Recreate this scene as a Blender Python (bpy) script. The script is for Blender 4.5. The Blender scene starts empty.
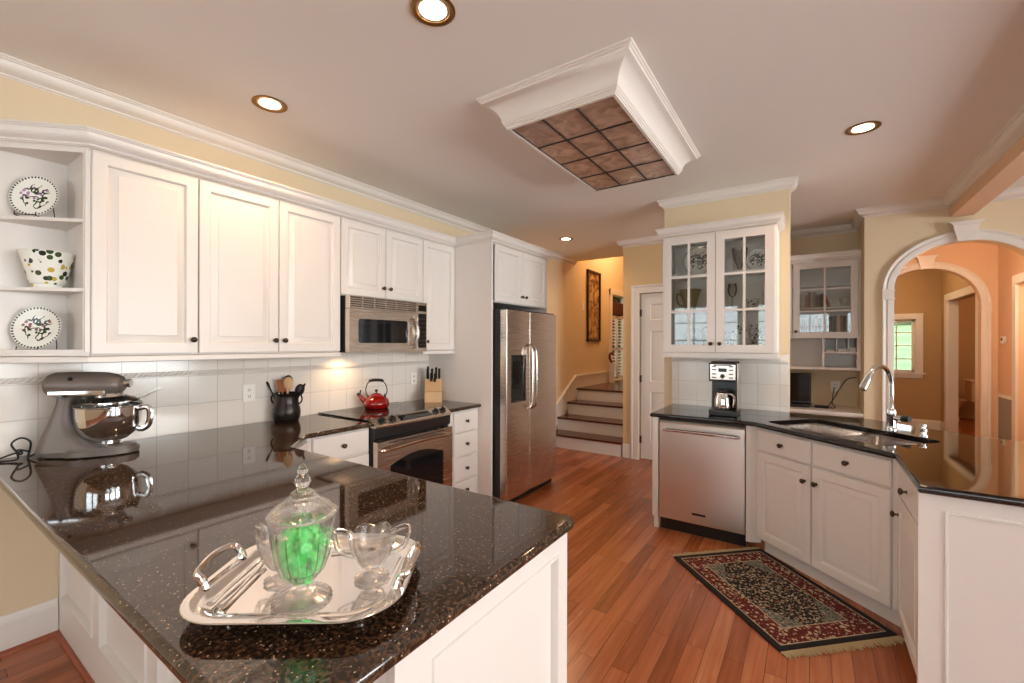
import bpy, bmesh, math, random
from mathutils import Vector, Matrix, geometry
random.seed(7)
C = bpy.context.scene.collection
PI = math.pi

# ------------------------------------------------------------------ camera
YAW = 0.5966
cam_d = bpy.data.cameras.new('camera')
cam = bpy.data.objects.new('camera', cam_d)
C.objects.link(cam)
cam.location = (0, 0, 1.458)
cam.matrix_world = Matrix.Translation((0, 0, 1.458)) @ Matrix.Rotation(YAW, 4, 'Z') @ Matrix.Rotation(PI/2, 4, 'X') @ Matrix.Rotation(0.0027, 4, 'Z')
cam_d.sensor_width = 36.0
cam_d.lens = 439.2 / 1024 * 36.0
cam_d.shift_y = 2.2 / 1024
cam_d.clip_start = 0.02
bpy.context.scene.camera = cam

# ------------------------------------------------------------------ colour management, world
vs = bpy.context.scene.view_settings
vs.view_transform = 'Standard'
vs.look = 'None'
vs.exposure = 1.30
vs.gamma = 1.0
vs.use_curve_mapping = False
world = bpy.data.worlds.new('world')
bpy.context.scene.world = world
world.use_nodes = True
bg = world.node_tree.nodes['Background']
bg.inputs[0].default_value = (0.86, 0.93, 1.0, 1)
bg.inputs[1].default_value = 2.6

def area(name, loc, rot, sx, sy, power, col):
    l = bpy.data.lights.new(name, 'AREA')
    l.shape = 'RECTANGLE'; l.size = sx; l.size_y = sy; l.energy = power; l.color = col
    o = bpy.data.objects.new(name, l); C.objects.link(o)
    o.location = loc; o.rotation_euler = rot
    return o
# daylight through the breakfast room windows behind the camera and the family room windows
DAY = (0.97, 0.97, 1.0)
for k in range(3):
    area('window_daylight', (-2.0 + k*1.75, -3.42, 1.55), (PI/2, 0, PI), 1.35, 1.5, 76, DAY)
for k in range(3):
    area('window_daylight', (4.9, -1.8 + k*2.4, 1.55), (PI/2, 0, PI/2), 1.7, 1.6, (22, 48, 74)[k], DAY)
WARM = (1.0, 0.66, 0.38)
def lamp(name, loc, power, col=WARM, size=0.08, spot=None):
    l = bpy.data.lights.new(name, 'SPOT' if spot else 'POINT')
    l.energy = power; l.color = col; l.shadow_soft_size = size
    if spot:
        l.spot_size = spot; l.spot_blend = 0.8
    o = bpy.data.objects.new(name, l); C.objects.link(o); o.location = loc
    return o

# ------------------------------------------------------------------ materials
def srgb(r, g, b):
    f = lambda c: ((c/255)/12.92) if c <= 10.3 else (((c/255)+0.055)/1.055)**2.4
    return (f(r), f(g), f(b), 1)
def mat(name, col, rough=0.5, metal=0.0, **k):
    m = bpy.data.materials.new(name); m.use_nodes = True
    p = m.node_tree.nodes['Principled BSDF']
    p.inputs['Base Color'].default_value = col
    p.inputs['Roughness'].default_value = rough
    p.inputs['Metallic'].default_value = metal
    for a, v in k.items():
        p.inputs[a.replace('_', ' ')].default_value = v
    return m
def nodes(m):
    nt = m.node_tree
    return nt, nt.nodes, nt.links, nt.nodes['Principled BSDF']
def bump_noise(m, scale, strength, dist=0.002):
    nt, N, L, p = nodes(m)
    tc = N.new('ShaderNodeTexCoord'); n = N.new('ShaderNodeTexNoise'); b = N.new('ShaderNodeBump')
    n.inputs['Scale'].default_value = scale
    b.inputs['Strength'].default_value = strength; b.inputs['Distance'].default_value = dist
    L.new(tc.outputs['Object'], n.inputs['Vector']); L.new(n.outputs['Fac'], b.inputs['Height']); L.new(b.outputs[0], p.inputs['Normal'])
    return m
def ramp(N, pts, interp='LINEAR'):
    r = N.new('ShaderNodeValToRGB'); r.color_ramp.interpolation = interp
    e = r.color_ramp.elements
    while len(e) < len(pts): e.new(0.5)
    for i, (p, c) in enumerate(pts):
        e[i].position = p; e[i].color = c
    return r

M = {}
M['white'] = mat('cabinet_paint', srgb(228, 219, 211), 0.33)
M['trim'] = mat('trim_paint', srgb(230, 221, 212), 0.38)
M['inner'] = mat('cabinet_interior_paint', srgb(236, 232, 224), 0.5)
M['wall'] = bump_noise(mat('wall_paint', srgb(224, 202, 168), 0.75), 180, 0.08)
M['wallwarm'] = bump_noise(mat('hall_wall_paint', srgb(218, 188, 142), 0.75), 180, 0.08)
M['walltan'] = bump_noise(mat('study_wall_paint', srgb(184, 150, 108), 0.75), 180, 0.08)
M['wallorange'] = bump_noise(mat('gallery_wall_paint', srgb(228, 190, 156), 0.75), 180, 0.08)
M['ceil'] = bump_noise(mat('ceiling_paint', srgb(240, 235, 229), 0.85), 120, 0.1)
M['black'] = mat('black_plastic', (0.012, 0.011, 0.011, 1), 0.3)
M['blackgloss'] = mat('black_glass', (0.008, 0.008, 0.009, 1), 0.05)
M['bronze'] = mat('dark_bronze', srgb(78, 62, 52), 0.32, 0.9)
M['chrome'] = mat('chrome', (0.72, 0.72, 0.72, 1), 0.06, 1.0)
M['silver'] = mat('polished_silver', (0.88, 0.84, 0.80, 1), 0.09, 1.0)
M['brass'] = mat('antique_brass', srgb(150, 112, 66), 0.35, 0.9)
M['mixgrey'] = mat('grey_enamel', srgb(112, 101, 94), 0.42, 0.25)
M['red'] = mat('red_enamel', srgb(136, 8, 6), 0.14, 0.0, Coat_Weight=0.6)
M['iron'] = mat('dark_pewter', srgb(52, 44, 40), 0.3, 0.7)
M['woodlight'] = mat('light_wood', srgb(214, 170, 122), 0.45)
M['woodmid'] = mat('utensil_wood', srgb(178, 108, 66), 0.5)
M['paper'] = mat('paper_white', srgb(232, 230, 226), 0.7)
M['outlet'] = mat('outlet_plastic', srgb(240, 232, 222), 0.3)
M['slot'] = mat('outlet_slot', srgb(60, 52, 48), 0.5)
M['rubber'] = mat('black_rubber', (0.015, 0.014, 0.014, 1), 0.55)
M['china'] = mat('glazed_china', srgb(240, 238, 228), 0.15)
M['toilet'] = mat('glazed_ceramic', srgb(226, 196, 160), 0.2)  # tan tint is warm lamp light put into the ceramic colour
M['greenpot'] = mat('mossy_glaze', srgb(110, 104, 58), 0.5)
M['fringe'] = bump_noise(mat('cotton_fringe', srgb(196, 172, 130), 0.95), 300, 0.8, 0.01)
M['darkframe'] = mat('dark_picture_frame', srgb(44, 28, 20), 0.35)
M['darkwood'] = mat('dark_stained_wood', srgb(84, 38, 24), 0.22)
M['valance'] = mat('brown_valance_cloth', srgb(80, 40, 26), 0.9)
M['bulb'] = mat('lit_lamp', (1, 1, 1, 1), 0.5)
nt, N, L, p = nodes(M['bulb'])
p.inputs['Emission Color'].default_value = (1.0, 0.86, 0.68, 1); p.inputs['Emission Strength'].default_value = 6.0
M['can'] = mat('lamp_reflector', srgb(225, 190, 150), 0.3, 0.6)
M['louvgrey'] = mat('grille_shadow_grey', srgb(150, 138, 126), 0.5)

# glass: thin pane (mix of transparent and glossy) and solid crystal
def pane(name, tint, refl=0.08, rough=0.0):
    m = bpy.data.materials.new(name); m.use_nodes = True
    nt = m.node_tree; N = nt.nodes; L = nt.links; N.clear()
    o = N.new('ShaderNodeOutputMaterial'); mx = N.new('ShaderNodeMixShader'); t = N.new('ShaderNodeBsdfTransparent'); g = N.new('ShaderNodeBsdfGlossy'); f = N.new('ShaderNodeFresnel')
    f.inputs[0].default_value = 1.5
    t.inputs[0].default_value = tint; g.inputs['Roughness'].default_value = rough
    mm = N.new('ShaderNodeMath'); mm.operation = 'ADD'; mm.inputs[1].default_value = refl
    L.new(f.outputs[0], mm.inputs[0]); L.new(mm.outputs[0], mx.inputs[0]); L.new(t.outputs[0], mx.inputs[1]); L.new(g.outputs[0], mx.inputs[2]); L.new(mx.outputs[0], o.inputs[0])
    return m
M['pane'] = pane('window_glass', (0.95, 0.97, 0.96, 1), 0.02)
M['cabglass'] = pane('seeded_cabinet_glass', (0.97, 0.98, 0.97, 1), 0.03)
M['crystal'] = mat('cut_crystal', (1, 1, 1, 1), 0.01, 0.0, IOR=1.5, Transmission_Weight=1.0)
nt, N, L, p = nodes(M['crystal'])
tb = N.new('ShaderNodeBsdfTransparent'); ms = N.new('ShaderNodeMixShader'); ms.inputs[0].default_value = 0.35
L.new(p.outputs[0], ms.inputs[1]); L.new(tb.outputs[0], ms.inputs[2]); L.new(ms.outputs[0], N['Material Output'].inputs[0])
M['greencandy'] = mat('green_cellophane', srgb(130, 240, 140), 0.3, 0.0)

# brushed stainless steel with fine horizontal brushing
def steel(name, col, rough, axis):
    m = mat(name, col, rough, 1.0)
    nt, N, L, p = nodes(m)
    tc = N.new('ShaderNodeTexCoord'); mp = N.new('ShaderNodeMapping'); n = N.new('ShaderNodeTexNoise'); b = N.new('ShaderNodeBump')
    mp.inputs['Scale'].default_value = axis
    n.inputs['Scale'].default_value = 1.0; n.inputs['Detail'].default_value = 3
    b.inputs['Strength'].default_value = 0.12; b.inputs['Distance'].default_value = 0.0006
    r = N.new('ShaderNodeMapRange'); r.inputs[3].default_value = rough-0.06; r.inputs[4].default_value = rough+0.08
    L.new(tc.outputs['Object'], mp.inputs[0]); L.new(mp.outputs[0], n.inputs['Vector']); L.new(n.outputs['Fac'], b.inputs['Height'])
    L.new(n.outputs['Fac'], r.inputs[0]); L.new(r.outputs[0], p.inputs['Roughness']); L.new(b.outputs[0], p.inputs['Normal'])
    return m
M['steel'] = steel('brushed_steel', srgb(216, 204, 192), 0.25, (4, 4, 500))
M['steelv'] = steel('brushed_steel_door', srgb(226, 218, 210), 0.33, (3, 3, 420))
M['steelbasin'] = mat('satin_steel', srgb(214, 204, 196), 0.18, 1.0)

# oak floor: planks along world Y
m = mat('oak_floor', (0.3, 0.1, 0.03, 1), 0.2); M['floor'] = m
nt, N, L, p = nodes(m)
tc = N.new('ShaderNodeTexCoord'); sw = N.new('ShaderNodeMapping'); sw.inputs['Rotation'].default_value = (0, 0, PI/2)
br = N.new('ShaderNodeTexBrick')
br.inputs['Scale'].default_value = 1.0; br.inputs['Brick Width'].default_value = 0.95; br.inputs['Row Height'].default_value = 0.0825
br.inputs['Mortar Size'].default_value = 0.0012; br.inputs['Mortar Smooth'].default_value = 0.4; br.inputs['Bias'].default_value = 0.0
br.offset = 0.37; br.offset_frequency = 2
br.inputs['Color1'].default_value = (0.0, 0, 0, 1); br.inputs['Color2'].default_value = (1, 1, 1, 1); br.inputs['Mortar'].default_value = (0.5, 0.5, 0.5, 1)
n1 = N.new('ShaderNodeTexNoise'); n1.inputs['Scale'].default_value = 1.0; n1.inputs['Detail'].default_value = 6; n1.inputs['Distortion'].default_value = 0.6
mp = N.new('ShaderNodeMapping'); mp.inputs['Scale'].default_value = (38, 2.2, 1)
n2 = N.new('ShaderNodeTexNoise'); n2.inputs['Scale'].default_value = 1.3
L.new(tc.outputs['Object'], sw.inputs[0]); L.new(sw.outputs[0], br.inputs['Vector'])
L.new(tc.outputs['Object'], mp.inputs[0])
va = N.new('ShaderNodeVectorMath'); va.operation = 'ADD'
sc = N.new('ShaderNodeVectorMath'); sc.operation = 'SCALE'; sc.inputs['Scale'].default_value = 37.0
L.new(br.outputs['Color'], sc.inputs[0]); L.new(mp.outputs[0], va.inputs[0]); L.new(sc.outputs[0], va.inputs[1]); L.new(va.outputs[0], n1.inputs['Vector'])
L.new(tc.outputs['Object'], n2.inputs['Vector'])
a1 = N.new('ShaderNodeMath'); a1.operation = 'MULTIPLY_ADD'; a1.inputs[1].default_value = 0.42
L.new(br.outputs['Color'], a1.inputs[0])
a0 = N.new('ShaderNodeMath'); a0.operation = 'MULTIPLY'; a0.inputs[1].default_value = 0.62
L.new(n1.outputs['Fac'], a0.inputs[0]); L.new(a0.outputs[0], a1.inputs[2])
rp = ramp(N, [(0.12, srgb(112, 56, 28)), (0.42, srgb(152, 82, 46)), (0.62, srgb(174, 100, 60)), (0.9, srgb(196, 128, 84))])
L.new(a1.outputs[0], rp.inputs[0])
mxm = N.new('ShaderNodeMix'); mxm.data_type = 'RGBA'; mxm.inputs['B'].default_value = srgb(70, 28, 14)
L.new(br.outputs['Fac'], mxm.inputs['Factor']); L.new(rp.outputs[0], mxm.inputs['A']); L.new(mxm.outputs['Result'], p.inputs['Base Color'])
rr = N.new('ShaderNodeMapRange'); rr.inputs[3].default_value = 0.16; rr.inputs[4].default_value = 0.32
L.new(n1.outputs['Fac'], rr.inputs[0]); L.new(rr.outputs[0], p.inputs['Roughness'])
b = N.new('ShaderNodeBump'); b.inputs['Strength'].default_value = 0.15; b.inputs['Distance'].default_value = 0.002
L.new(n2.outputs['Fac'], b.inputs['Height']); L.new(b.outputs[0], p.inputs['Normal'])

# black granite with gold and brown flecks
def granite(name, base, fleck, spark, amount):
    m = mat(name, base, 0.045, 0.0, Specular_IOR_Level=0.75); nt, N, L, p = nodes(m)
    tc = N.new('ShaderNodeTexCoord')
    v = N.new('ShaderNodeTexVoronoi'); v.inputs['Scale'].default_value = 95; v.inputs['Randomness'].default_value = 1.0
    n = N.new('ShaderNodeTexNoise'); n.inputs['Scale'].default_value = 120; n.inputs['Detail'].default_value = 6
    v2 = N.new('ShaderNodeTexVoronoi'); v2.inputs['Scale'].default_value = 190
    for q in (v, n, v2): L.new(tc.outputs['Object'], q.inputs['Vector'])
    r1 = ramp(N, [(0.42, (0, 0, 0, 1)), (0.68, (amount, amount, amount, 1))]); L.new(n.outputs['Fac'], r1.inputs[0])
    mx = N.new('ShaderNodeMix'); mx.data_type = 'RGBA'; mx.inputs['A'].default_value = base; mx.inputs['B'].default_value = fleck
    L.new(r1.outputs[0], mx.inputs['Factor'])
    sep = N.new('ShaderNodeSeparateColor'); L.new(v2.outputs['Color'], sep.inputs[0])
    g1 = N.new('ShaderNodeMath'); g1.operation = 'GREATER_THAN'; g1.inputs[1].default_value = 0.93; L.new(sep.outputs[0], g1.inputs[0])
    g2 = N.new('ShaderNodeMath'); g2.operation = 'LESS_THAN'; g2.inputs[1].default_value = 0.33; L.new(v2.outputs['Distance'], g2.inputs[0])
    g3 = N.new('ShaderNodeMath'); g3.operation = 'MULTIPLY'; L.new(g1.outputs[0], g3.inputs[0]); L.new(g2.outputs[0], g3.inputs[1])
    mx2 = N.new('ShaderNodeMix'); mx2.data_type = 'RGBA'; mx2.inputs['B'].default_value = spark
    L.new(g3.outputs[0], mx2.inputs['Factor']); L.new(mx.outputs['Result'], mx2.inputs['A']); L.new(mx2.outputs['Result'], p.inputs['Base Color'])
    return m
M['granite'] = granite('speckled_granite', srgb(30, 22, 18), srgb(104, 74, 52), srgb(200, 172, 136), 0.85)  # base browned to hold the ceiling's reflection; brown and gold specks are real
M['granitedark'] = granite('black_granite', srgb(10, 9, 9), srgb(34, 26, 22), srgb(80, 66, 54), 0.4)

# glazed wall tile with pale grout (object coordinates: across = axis, up = z)
def tile(name, rot, offx, offz):
    m = mat(name, srgb(232, 222, 212), 0.14); nt, N, L, p = nodes(m)
    tc = N.new('ShaderNodeTexCoord'); sep = N.new('ShaderNodeSeparateXYZ'); cmb = N.new('ShaderNodeCombineXYZ')
    L.new(tc.outputs['Object'], sep.inputs[0])
    ax = N.new('ShaderNodeMath'); ax.operation = 'ADD'; ax.inputs[1].default_value = offx
    az = N.new('ShaderNodeMath'); az.operation = 'ADD'; az.inputs[1].default_value = offz
    L.new(sep.outputs['Y' if rot else 'X'], ax.inputs[0]); L.new(sep.outputs['Z'], az.inputs[0])
    L.new(ax.outputs[0], cmb.inputs[0]); L.new(az.outputs[0], cmb.inputs[1])
    br = N.new('ShaderNodeTexBrick'); br.offset = 0.0
    br.inputs['Scale'].default_value = 1.0; br.inputs['Brick Width'].default_value = 0.157; br.inputs['Row Height'].default_value = 0.17
    br.inputs['Mortar Size'].default_value = 0.0017; br.inputs['Mortar Smooth'].default_value = 0.2
    br.inputs['Color1'].default_value = srgb(232, 222, 211); br.inputs['Color2'].default_value = srgb(226, 215, 204); br.inputs['Mortar'].default_value = srgb(196, 182, 168)
    L.new(cmb.outputs[0], br.inputs['Vector']); L.new(br.outputs['Color'], p.inputs['Base Color'])
    b = N.new('ShaderNodeBump'); b.inputs['Strength'].default_value = 0.5; b.inputs['Distance'].default_value = 0.0015; b.invert = True
    L.new(br.outputs['Fac'], b.inputs['Height']); L.new(b.outputs[0], p.inputs['Normal'])
    return m
M['tile_left'] = tile('backsplash_tile', True, -0.005+0.157*20-0.003-0.475+0.008, -0.915+1.7)
M['tile_back'] = tile('backsplash_tile_column', False, 0.36+0.157*20, -0.96+1.7)

# leaded ceiling glass
m = mat('smoked_leaded_glass', srgb(150, 108, 82), 0.12, 0.0, Specular_IOR_Level=0.9); M['leaded'] = m
nt, N, L, p = nodes(m)
tc = N.new('ShaderNodeTexCoord'); n = N.new('ShaderNodeTexNoise'); n.inputs['Scale'].default_value = 9; n.inputs['Detail'].default_value = 1; n.inputs['Distortion'].default_value = 1.5
rp = ramp(N, [(0.3, srgb(160, 128, 110)), (0.7, srgb(206, 172, 150))])
b = N.new('ShaderNodeBump'); b.inputs['Strength'].default_value = 0.6; b.inputs['Distance'].default_value = 0.01
L.new(tc.outputs['Object'], n.inputs['Vector']); L.new(n.outputs['Fac'], rp.inputs[0]); L.new(rp.outputs[0], p.inputs['Base Color']); L.new(n.outputs['Fac'], b.inputs['Height']); L.new(b.outputs[0], p.inputs['Normal'])

# rug pattern in the rug's own coordinates (x along length, y across)
def rugmat(RL, RW):
    m = mat('persian_rug_wool', (0.1, 0.02, 0.02, 1), 0.95); nt, N, L, p = nodes(m)
    tc = N.new('ShaderNodeTexCoord'); sep = N.new('ShaderNodeSeparateXYZ'); L.new(tc.outputs['Object'], sep.inputs[0])
    def mth(op, a, b=None):
        q = N.new('ShaderNodeMath'); q.operation = op
        for i, s in enumerate((a, b)):
            if s is None: continue
            if isinstance(s, (int, float)): q.inputs[i].default_value = s
            else: L.new(s, q.inputs[i])
        return q.outputs[0]
    ax = mth('SUBTRACT', RL/2, mth('ABSOLUTE', sep.outputs[0])); ay = mth('SUBTRACT', RW/2, mth('ABSOLUTE', sep.outputs[1]))
    e = mth('MINIMUM', ax, ay)          # distance in from the edge
    def mixc(f, a, b):
        q = N.new('ShaderNodeMix'); q.data_type = 'RGBA'
        for nm, s in (('Factor', f), ('A', a), ('B', b)):
            if isinstance(s, tuple): q.inputs[nm].default_value = s
            else: L.new(s, q.inputs[nm])
        return q.outputs['Result']
    v = N.new('ShaderNodeTexVoronoi'); v.inputs['Scale'].default_value = 34; L.new(tc.outputs['Object'], v.inputs['Vector'])
    v2 = N.new('ShaderNodeTexVoronoi'); v2.inputs['Scale'].default_value = 62; L.new(tc.outputs['Object'], v2.inputs['Vector'])
    n = N.new('ShaderNodeTexNoise'); n.inputs['Scale'].default_value = 75; n.inputs['Detail'].default_value = 2; L.new(tc.outputs['Object'], n.inputs['Vector'])
    cr = srgb(186, 166, 138); nav = srgb(18, 14, 20); redc = srgb(92, 20, 22)
    fl1 = mth('LESS_THAN', mth('ADD', v.outputs['Distance'], mth('MULTIPLY', n.outputs['Fac'], 0.5)), 0.56)
    fl2 = mth('LESS_THAN', v2.outputs['Distance'], 0.30)
    sc_ = N.new('ShaderNodeSeparateColor'); L.new(v2.outputs['Color'], sc_.inputs[0])
    pick = ramp(N, [(0.0, cr), (0.45, srgb(150, 148, 140)), (0.65, srgb(170, 90, 66)), (0.85, srgb(110, 100, 74))], 'CONSTANT'); L.new(sc_.outputs[0], pick.inputs[0])
    border = mixc(fl1, mixc(fl2, redc, pick.outputs[0]), cr)
    # medallion: diamond in the middle of the field
    dm = mth('ADD', mth('DIVIDE', mth('ABSOLUTE', sep.outputs[0]), 0.42), mth('DIVIDE', mth('ABSOLUTE', sep.outputs[1]), 0.26))
    ind = mth('LESS_THAN', dm, 1.0)
    fieldbase = mixc(ind, srgb(118, 116, 106), nav)
    fl3 = mth('LESS_THAN', mth('ADD', v.outputs['Distance'], mth('MULTIPLY', n.outputs['Fac'], 0.6)), 0.56)
    dots = mth('GREATER_THAN', n.outputs['Fac'], 0.585)
    field = mixc(dots, mixc(fl3, fieldbase, pick.outputs[0]), mixc(ind, nav, cr))
    c = mixc(mth('GREATER_THAN', e, 0.142), border, cr)
    c = mixc(mth('GREATER_THAN', e, 0.148), c, field)
    c = mixc(mth('LESS_THAN', e, 0.040), c, cr)
    c = mixc(mth('LESS_THAN', e, 0.034), c, nav)
    L.new(c, p.inputs['Base Color'])
    b = N.new('ShaderNodeBump'); b.inputs['Strength'].default_value = 0.5; b.inputs['Distance'].default_value = 0.003
    L.new(n.outputs['Fac'], b.inputs['Height']); L.new(b.outputs[0], p.inputs['Normal'])
    return m

# china with a little floral motif: disc coordinates in the object's own x / z
def floral(name, rimr, cz, petal, scale=1.0, axis='Z'):
    m = mat(name, srgb(238, 236, 226), 0.15); nt, N, L, p = nodes(m)
    tc = N.new('ShaderNodeTexCoord'); sep = N.new('ShaderNodeSeparateXYZ'); L.new(tc.outputs['Object'], sep.inputs[0])
    def mth(op, a, b=None):
        q = N.new('ShaderNodeMath'); q.operation = op
        for i, s in enumerate((a, b)):
            if s is None: continue
            if isinstance(s, (int, float)): q.inputs[i].default_value = s
            else: L.new(s, q.inputs[i])
        return q.outputs[0]
    def mixc(f, a, b):
        q = N.new('ShaderNodeMix'); q.data_type = 'RGBA'
        for nm, s in (('Factor', f), ('A', a), ('B', b)):
            if isinstance(s, tuple): q.inputs[nm].default_value = s
            else: L.new(s, q.inputs[nm])
        return q.outputs['Result']
    x = sep.outputs[0]; z = mth('SUBTRACT', sep.outputs[2], cz)
    r = mth('SQRT', mth('ADD', mth('MULTIPLY', x, x), mth('MULTIPLY', z, z)))
    v = N.new('ShaderNodeTexVoronoi'); v.inputs['Scale'].default_value = 48*scale; L.new(tc.outputs['Object'], v.inputs['Vector'])
    n = N.new('ShaderNodeTexNoise'); n.inputs['Scale'].default_value = 26*scale; n.inputs['Detail'].default_value = 1; L.new(tc.outputs['Object'], n.inputs['Vector'])
    inner = mth('LESS_THAN', mth('ADD', r, mth('MULTIPLY', n.outputs['Fac'], rimr*0.4)), rimr*0.82)
    stem = mth('MULTIPLY', inner, mth('LESS_THAN', mth('ABSOLUTE', mth('SUBTRACT', n.outputs['Fac'], 0.5)), 0.035))
    up = mth('GREATER_THAN', z, -rimr*0.1)
    pet = mth('MULTIPLY', mth('MULTIPLY', inner, up), mth('LESS_THAN', v.outputs['Distance'], 0.36))
    leaf = mth('MULTIPLY', mth('MULTIPLY', inner, mth('SUBTRACT', 1.0, up)), mth('LESS_THAN', v.outputs['Distance'], 0.30))
    an = mth('ARCTAN2', z, x)
    dots = mth('GREATER_THAN', mth('SINE', mth('MULTIPLY', an, 44.0)), -0.2)
    ring = mth('MULTIPLY', mth('MULTIPLY', mth('GREATER_THAN', r, rimr*0.90), mth('LESS_THAN', r, rimr*0.985)), dots)
    c = mixc(pet, srgb(238, 236, 226), petal)
    c = mixc(leaf, c, srgb(58, 84, 48)); c = mixc(stem, c, srgb(50, 62, 48)); c = mixc(ring, c, srgb(60, 74, 62))
    L.new(c, p.inputs['Base Color'])
    return m
def patterned(name, base, cols, scale, thr=0.3, rough=0.2):
    m = mat(name, base, rough); nt, N, L, p = nodes(m)
    tc = N.new('ShaderNodeTexCoord'); v = N.new('ShaderNodeTexVoronoi'); v.inputs['Scale'].default_value = scale
    L.new(tc.outputs['Object'], v.inputs['Vector'])
    sep = N.new('ShaderNodeSeparateColor'); L.new(v.outputs['Color'], sep.inputs[0])
    r = ramp(N, [(i/len(cols), c) for i, c in enumerate(cols)], 'CONSTANT'); L.new(sep.outputs[0], r.inputs[0])
    lt = N.new('ShaderNodeMath'); lt.operation = 'LESS_THAN'; lt.inputs[1].default_value = thr; L.new(v.outputs['Distance'], lt.inputs[0])
    mx = N.new('ShaderNodeMix'); mx.data_type = 'RGBA'; mx.inputs['A'].default_value = base
    L.new(lt.outputs[0], mx.inputs['Factor']); L.new(r.outputs[0], mx.inputs['B']); L.new(mx.outputs['Result'], p.inputs['Base Color'])
    return m
M['botanic'] = patterned('botanical_china', srgb(240, 238, 228), [srgb(60, 80, 40), srgb(196, 170, 60), srgb(240, 238, 228), srgb(40, 50, 40)], 34, 0.42)
M['floralmix'] = patterned('painted_china', srgb(226, 226, 220), [srgb(90, 110, 104), srgb(200, 200, 200), srgb(60, 60, 56), srgb(226, 226, 220)], 46, 0.40)
M['grass'] = bump_noise(mat('lawn_grass', srgb(120, 196, 96), 0.9), 8, 0.5)
m = M['grass']; nt, N, L, p = nodes(m)
tc = N.new('ShaderNodeTexCoord'); n = N.new('ShaderNodeTexNoise'); n.inputs['Scale'].default_value = 0.35; rp = ramp(N, [(0.35, srgb(66, 100, 52)), (0.65, srgb(104, 138, 84))])
L.new(tc.outputs['Object'], n.inputs['Vector']); L.new(n.outputs['Fac'], rp.inputs[0]); L.new(rp.outputs[0], p.inputs['Base Color'])
M['leafgreen'] = bump_noise(mat('hedge_leaves', srgb(96, 112, 84), 0.9), 6, 1.0, 0.3)
# painting: gnarled tree on golden ground
m = mat('painted_scroll', srgb(190, 150, 96), 0.4); M['art'] = m; nt, N, L, p = nodes(m)
tc = N.new('ShaderNodeTexCoord'); n = N.new('ShaderNodeTexNoise'); n.inputs['Scale'].default_value = 5; n.inputs['Detail'].default_value = 3; n.inputs['Distortion'].default_value = 1.2
rp = ramp(N, [(0.42, srgb(196, 160, 108)), (0.49, srgb(90, 54, 30)), (0.53, srgb(120, 76, 44)), (0.6, srgb(186, 146, 92))])
L.new(tc.outputs['Object'], n.inputs['Vector']); L.new(n.outputs['Fac'], rp.inputs[0]); L.new(rp.outputs[0], p.inputs['Base Color'])

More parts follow.
